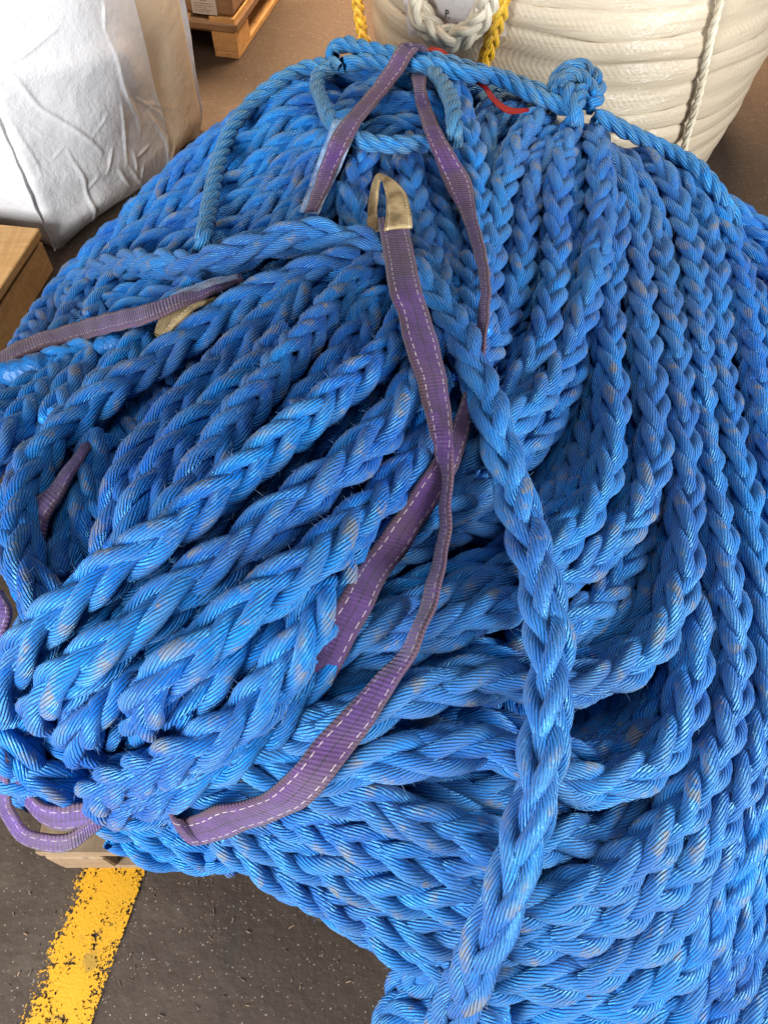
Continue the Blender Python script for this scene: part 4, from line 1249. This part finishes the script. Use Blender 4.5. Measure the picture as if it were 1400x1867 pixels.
mesh_np('windings', RV.reshape(-1, 3), Fq, M['bale'], bale, RU.reshape(-1, 2)[Fq.ravel()])
tp = RV[-1]; mbt = MB(); mbt.v = list(tp) + [np.array([BX, BY, 1.0])]; mbt.f = [(i, i + 1, len(tp), len(tp)) for i in range(nA)]
mbt.build('top', M['bale'], bale)


def on_bale(u, v, off=0.0):
    """where the sight line through a picture point meets the bale wall"""
    r = ray(u, v)
    R = BR + .012 + off
    ox, oy = -BX, -BY
    A = r[0]**2 + r[1]**2; Bq = 2 * (ox * r[0] + oy * r[1]); Cq = ox*ox + oy*oy - R*R
    disc = max(Bq * Bq - 4 * A * Cq, 0)
    s = (-Bq - math.sqrt(disc)) / (2 * A)
    return np.array([0, 0, CAM_H]) + r * s


cord = M['white_rope']
braid('tie_cord', catmull([on_bale(u, v, .012) for u, v in [(1318,-40),(1312,0),(1298,60),(1284,125),(1272,180),(1262,215),(1252,245),(1244,290)]], .01), cord, bale, dia=.022, kind='laid', ring=8, seg=18)
# printed sheet under the film
def sheet_material():
    t = NT('printed_sheet')
    pos = t.geo()
    n = t.noise(t.scaled(pos, (3, 3, 7)), 4.0, 5, .65)
    col = t.mix(t.ramp(n, .46, .62), (0.66, 0.60, 0.58), (0.40, 0.33, 0.32))
    return t.set(color=col, rough=.4, coat=.6, coat_rough=.12, coat_normal=t.bump(n, .03, .7))


us = np.linspace(735, 915, 18); vs = np.linspace(-60, 66, 12)
SV = np.array([[on_bale(u + 8 * math.sin(v / 40), v, .014) for u in us] for v in vs])
ii = np.arange(SV.shape[0] * SV.shape[1]).reshape(SV.shape[:2])
Fs_ = np.stack([ii[:-1, :-1], ii[1:, :-1], ii[1:, 1:], ii[:-1, 1:]], 2).reshape(-1, 4)
sheet = mesh_np('printed_sheet', SV.reshape(-1, 3), Fs_, sheet_material(), bale)
fc = bpy.data.curves.new('lettering', 'FONT'); fc.body = 'P.'; fc.size = .026; fc.extrude = .0005
fc.materials.append(ink)
fo = bpy.data.objects.new('lettering', fc); COL.objects.link(fo)
pL = on_bale(810, 30, .018)
bpy.context.view_layer.update()
lm = bpy.data.meshes.new_from_object(fo.evaluated_get(bpy.context.evaluated_depsgraph_get()))
bpy.data.objects.remove(fo)
lo_ = bpy.data.objects.new('lettering', lm); COL.objects.link(lo_)
if not lm.materials: lm.materials.append(ink)
lo_.parent = sheet
lo_.location = pL - np.array(bale.location)
yaw = math.atan2(pL[1] - BY, pL[0] - BX) + math.pi / 2
lo_.rotation_euler = (math.radians(90), 0, yaw)

eye = empty('rope_eye', tuple(on_bale(820, 40, .06)), 'thick white braided rope eye hanging against the film wrapped bale', 'rope eye')
braid('eye_loop', catmull([on_bale(u, v, o) for u, v, o in [(752,-60,.06),(760,-15,.06),(768,25,.06),(790,58,.065),(822,72,.065),(856,58,.065),(880,25,.06),(895,-15,.06),(905,-60,.06)]], .01), M['white_rope'], eye, dia=.072, ring=10, seg=24, pitch_f=3.0)
yr = empty('yellow_rope', tuple(on_bale(900, 60, .05)), 'bright yellow braided rope loop hanging down the side of the white rope bale', 'rope')
braid('rope_length', catmull([on_bale(u, v, o) for u, v, o in [(925,-60,.05),(917,0,.05),(905,45,.045),(891,90,.04),(880,125,.04),(866,165,.035),(850,200,.03)]], .01), M['yellow_rope'], yr, dia=.048, seg=20, pitch_f=3.2)
braid('rope_length', catmull([at_depth(u, v, 2.45) for u, v in [(648,-50),(652,0),(656,35),(664,72),(676,110),(690,150)]], .01), M['yellow_rope'], yr, dia=.042, seg=20, pitch_f=3.2)

red = NT('red_tape').set(color=(0.22, 0.006, 0.006), rough=.6, spec=.15)
rt = empty('red_tape', tuple(on_heap(900, 180, .6)), 'strip of torn red tape caught between the lashing line and the blue rope', 'tape')
ribbon('tape_strip', [(776,92,784,86,1.5),(800,98,806,90,1.6),(820,112,826,104,1.2)], red, rt, .001, crown=0)
ribbon('tape_strip', [(836,132,842,128,.6),(858,146,864,142,.65),(880,162,886,156,.7),(892,180,902,176,.75),(908,197,914,188,.8),(930,207,934,196,.8),(952,206,954,198,.75),(968,201,968,198,.6)], red, rt, .001, crown=0)

# ------------------------------------------------------------------ light: an open hall, bright doorways behind the photographer on both sides
w = bpy.data.worlds.new('World'); scene.world = w; w.use_nodes = True
bg = w.node_tree.nodes['Background']
bg.inputs[0].default_value = (0.86, 0.93, 1.0, 1); bg.inputs[1].default_value = 0.08


def area(name, loc, target, sx, sy, power, color, spread=180):
    d = bpy.data.lights.new(name, 'AREA'); d.shape = 'RECTANGLE'; d.size, d.size_y = sx, sy
    d.energy = power; d.color = color; d.spread = math.radians(spread)
    o = bpy.data.objects.new(name, d); COL.objects.link(o)
    o.location = loc
    v = np.array(target, float) - np.array(loc, float)
    from mathutils import Vector
    o.rotation_euler = Vector(v).to_track_quat('-Z', 'Y').to_euler()
    return o


area('doorway_light', (-1.9, -1.5, 1.25), (-0.4, 1.4, 0.4), 1.2, 1.7, 245, (0.90, 0.96, 1.0))
area('doorway_light', (2.6, -0.5, 1.3), (0.3, 1.3, 0.3), 1.2, 1.7, 195, (0.92, 0.97, 1.0))
area('hall_light', (0.0, 5.0, 4.0), (0.0, 5.0, 0), 4.0, 1.6, 620, (1.0, 0.72, 0.46), 95)
area('hall_light', (0.2, 0.6, 4.2), (0.1, 0.8, 0), 1.6, 1.6, 42, (0.93, 0.97, 1.0))

scene.view_settings.view_transform = 'Standard'
scene.view_settings.look = 'None'
scene.view_settings.gamma = 1
scene.view_settings.exposure = 0
scene.view_settings.use_curve_mapping = False
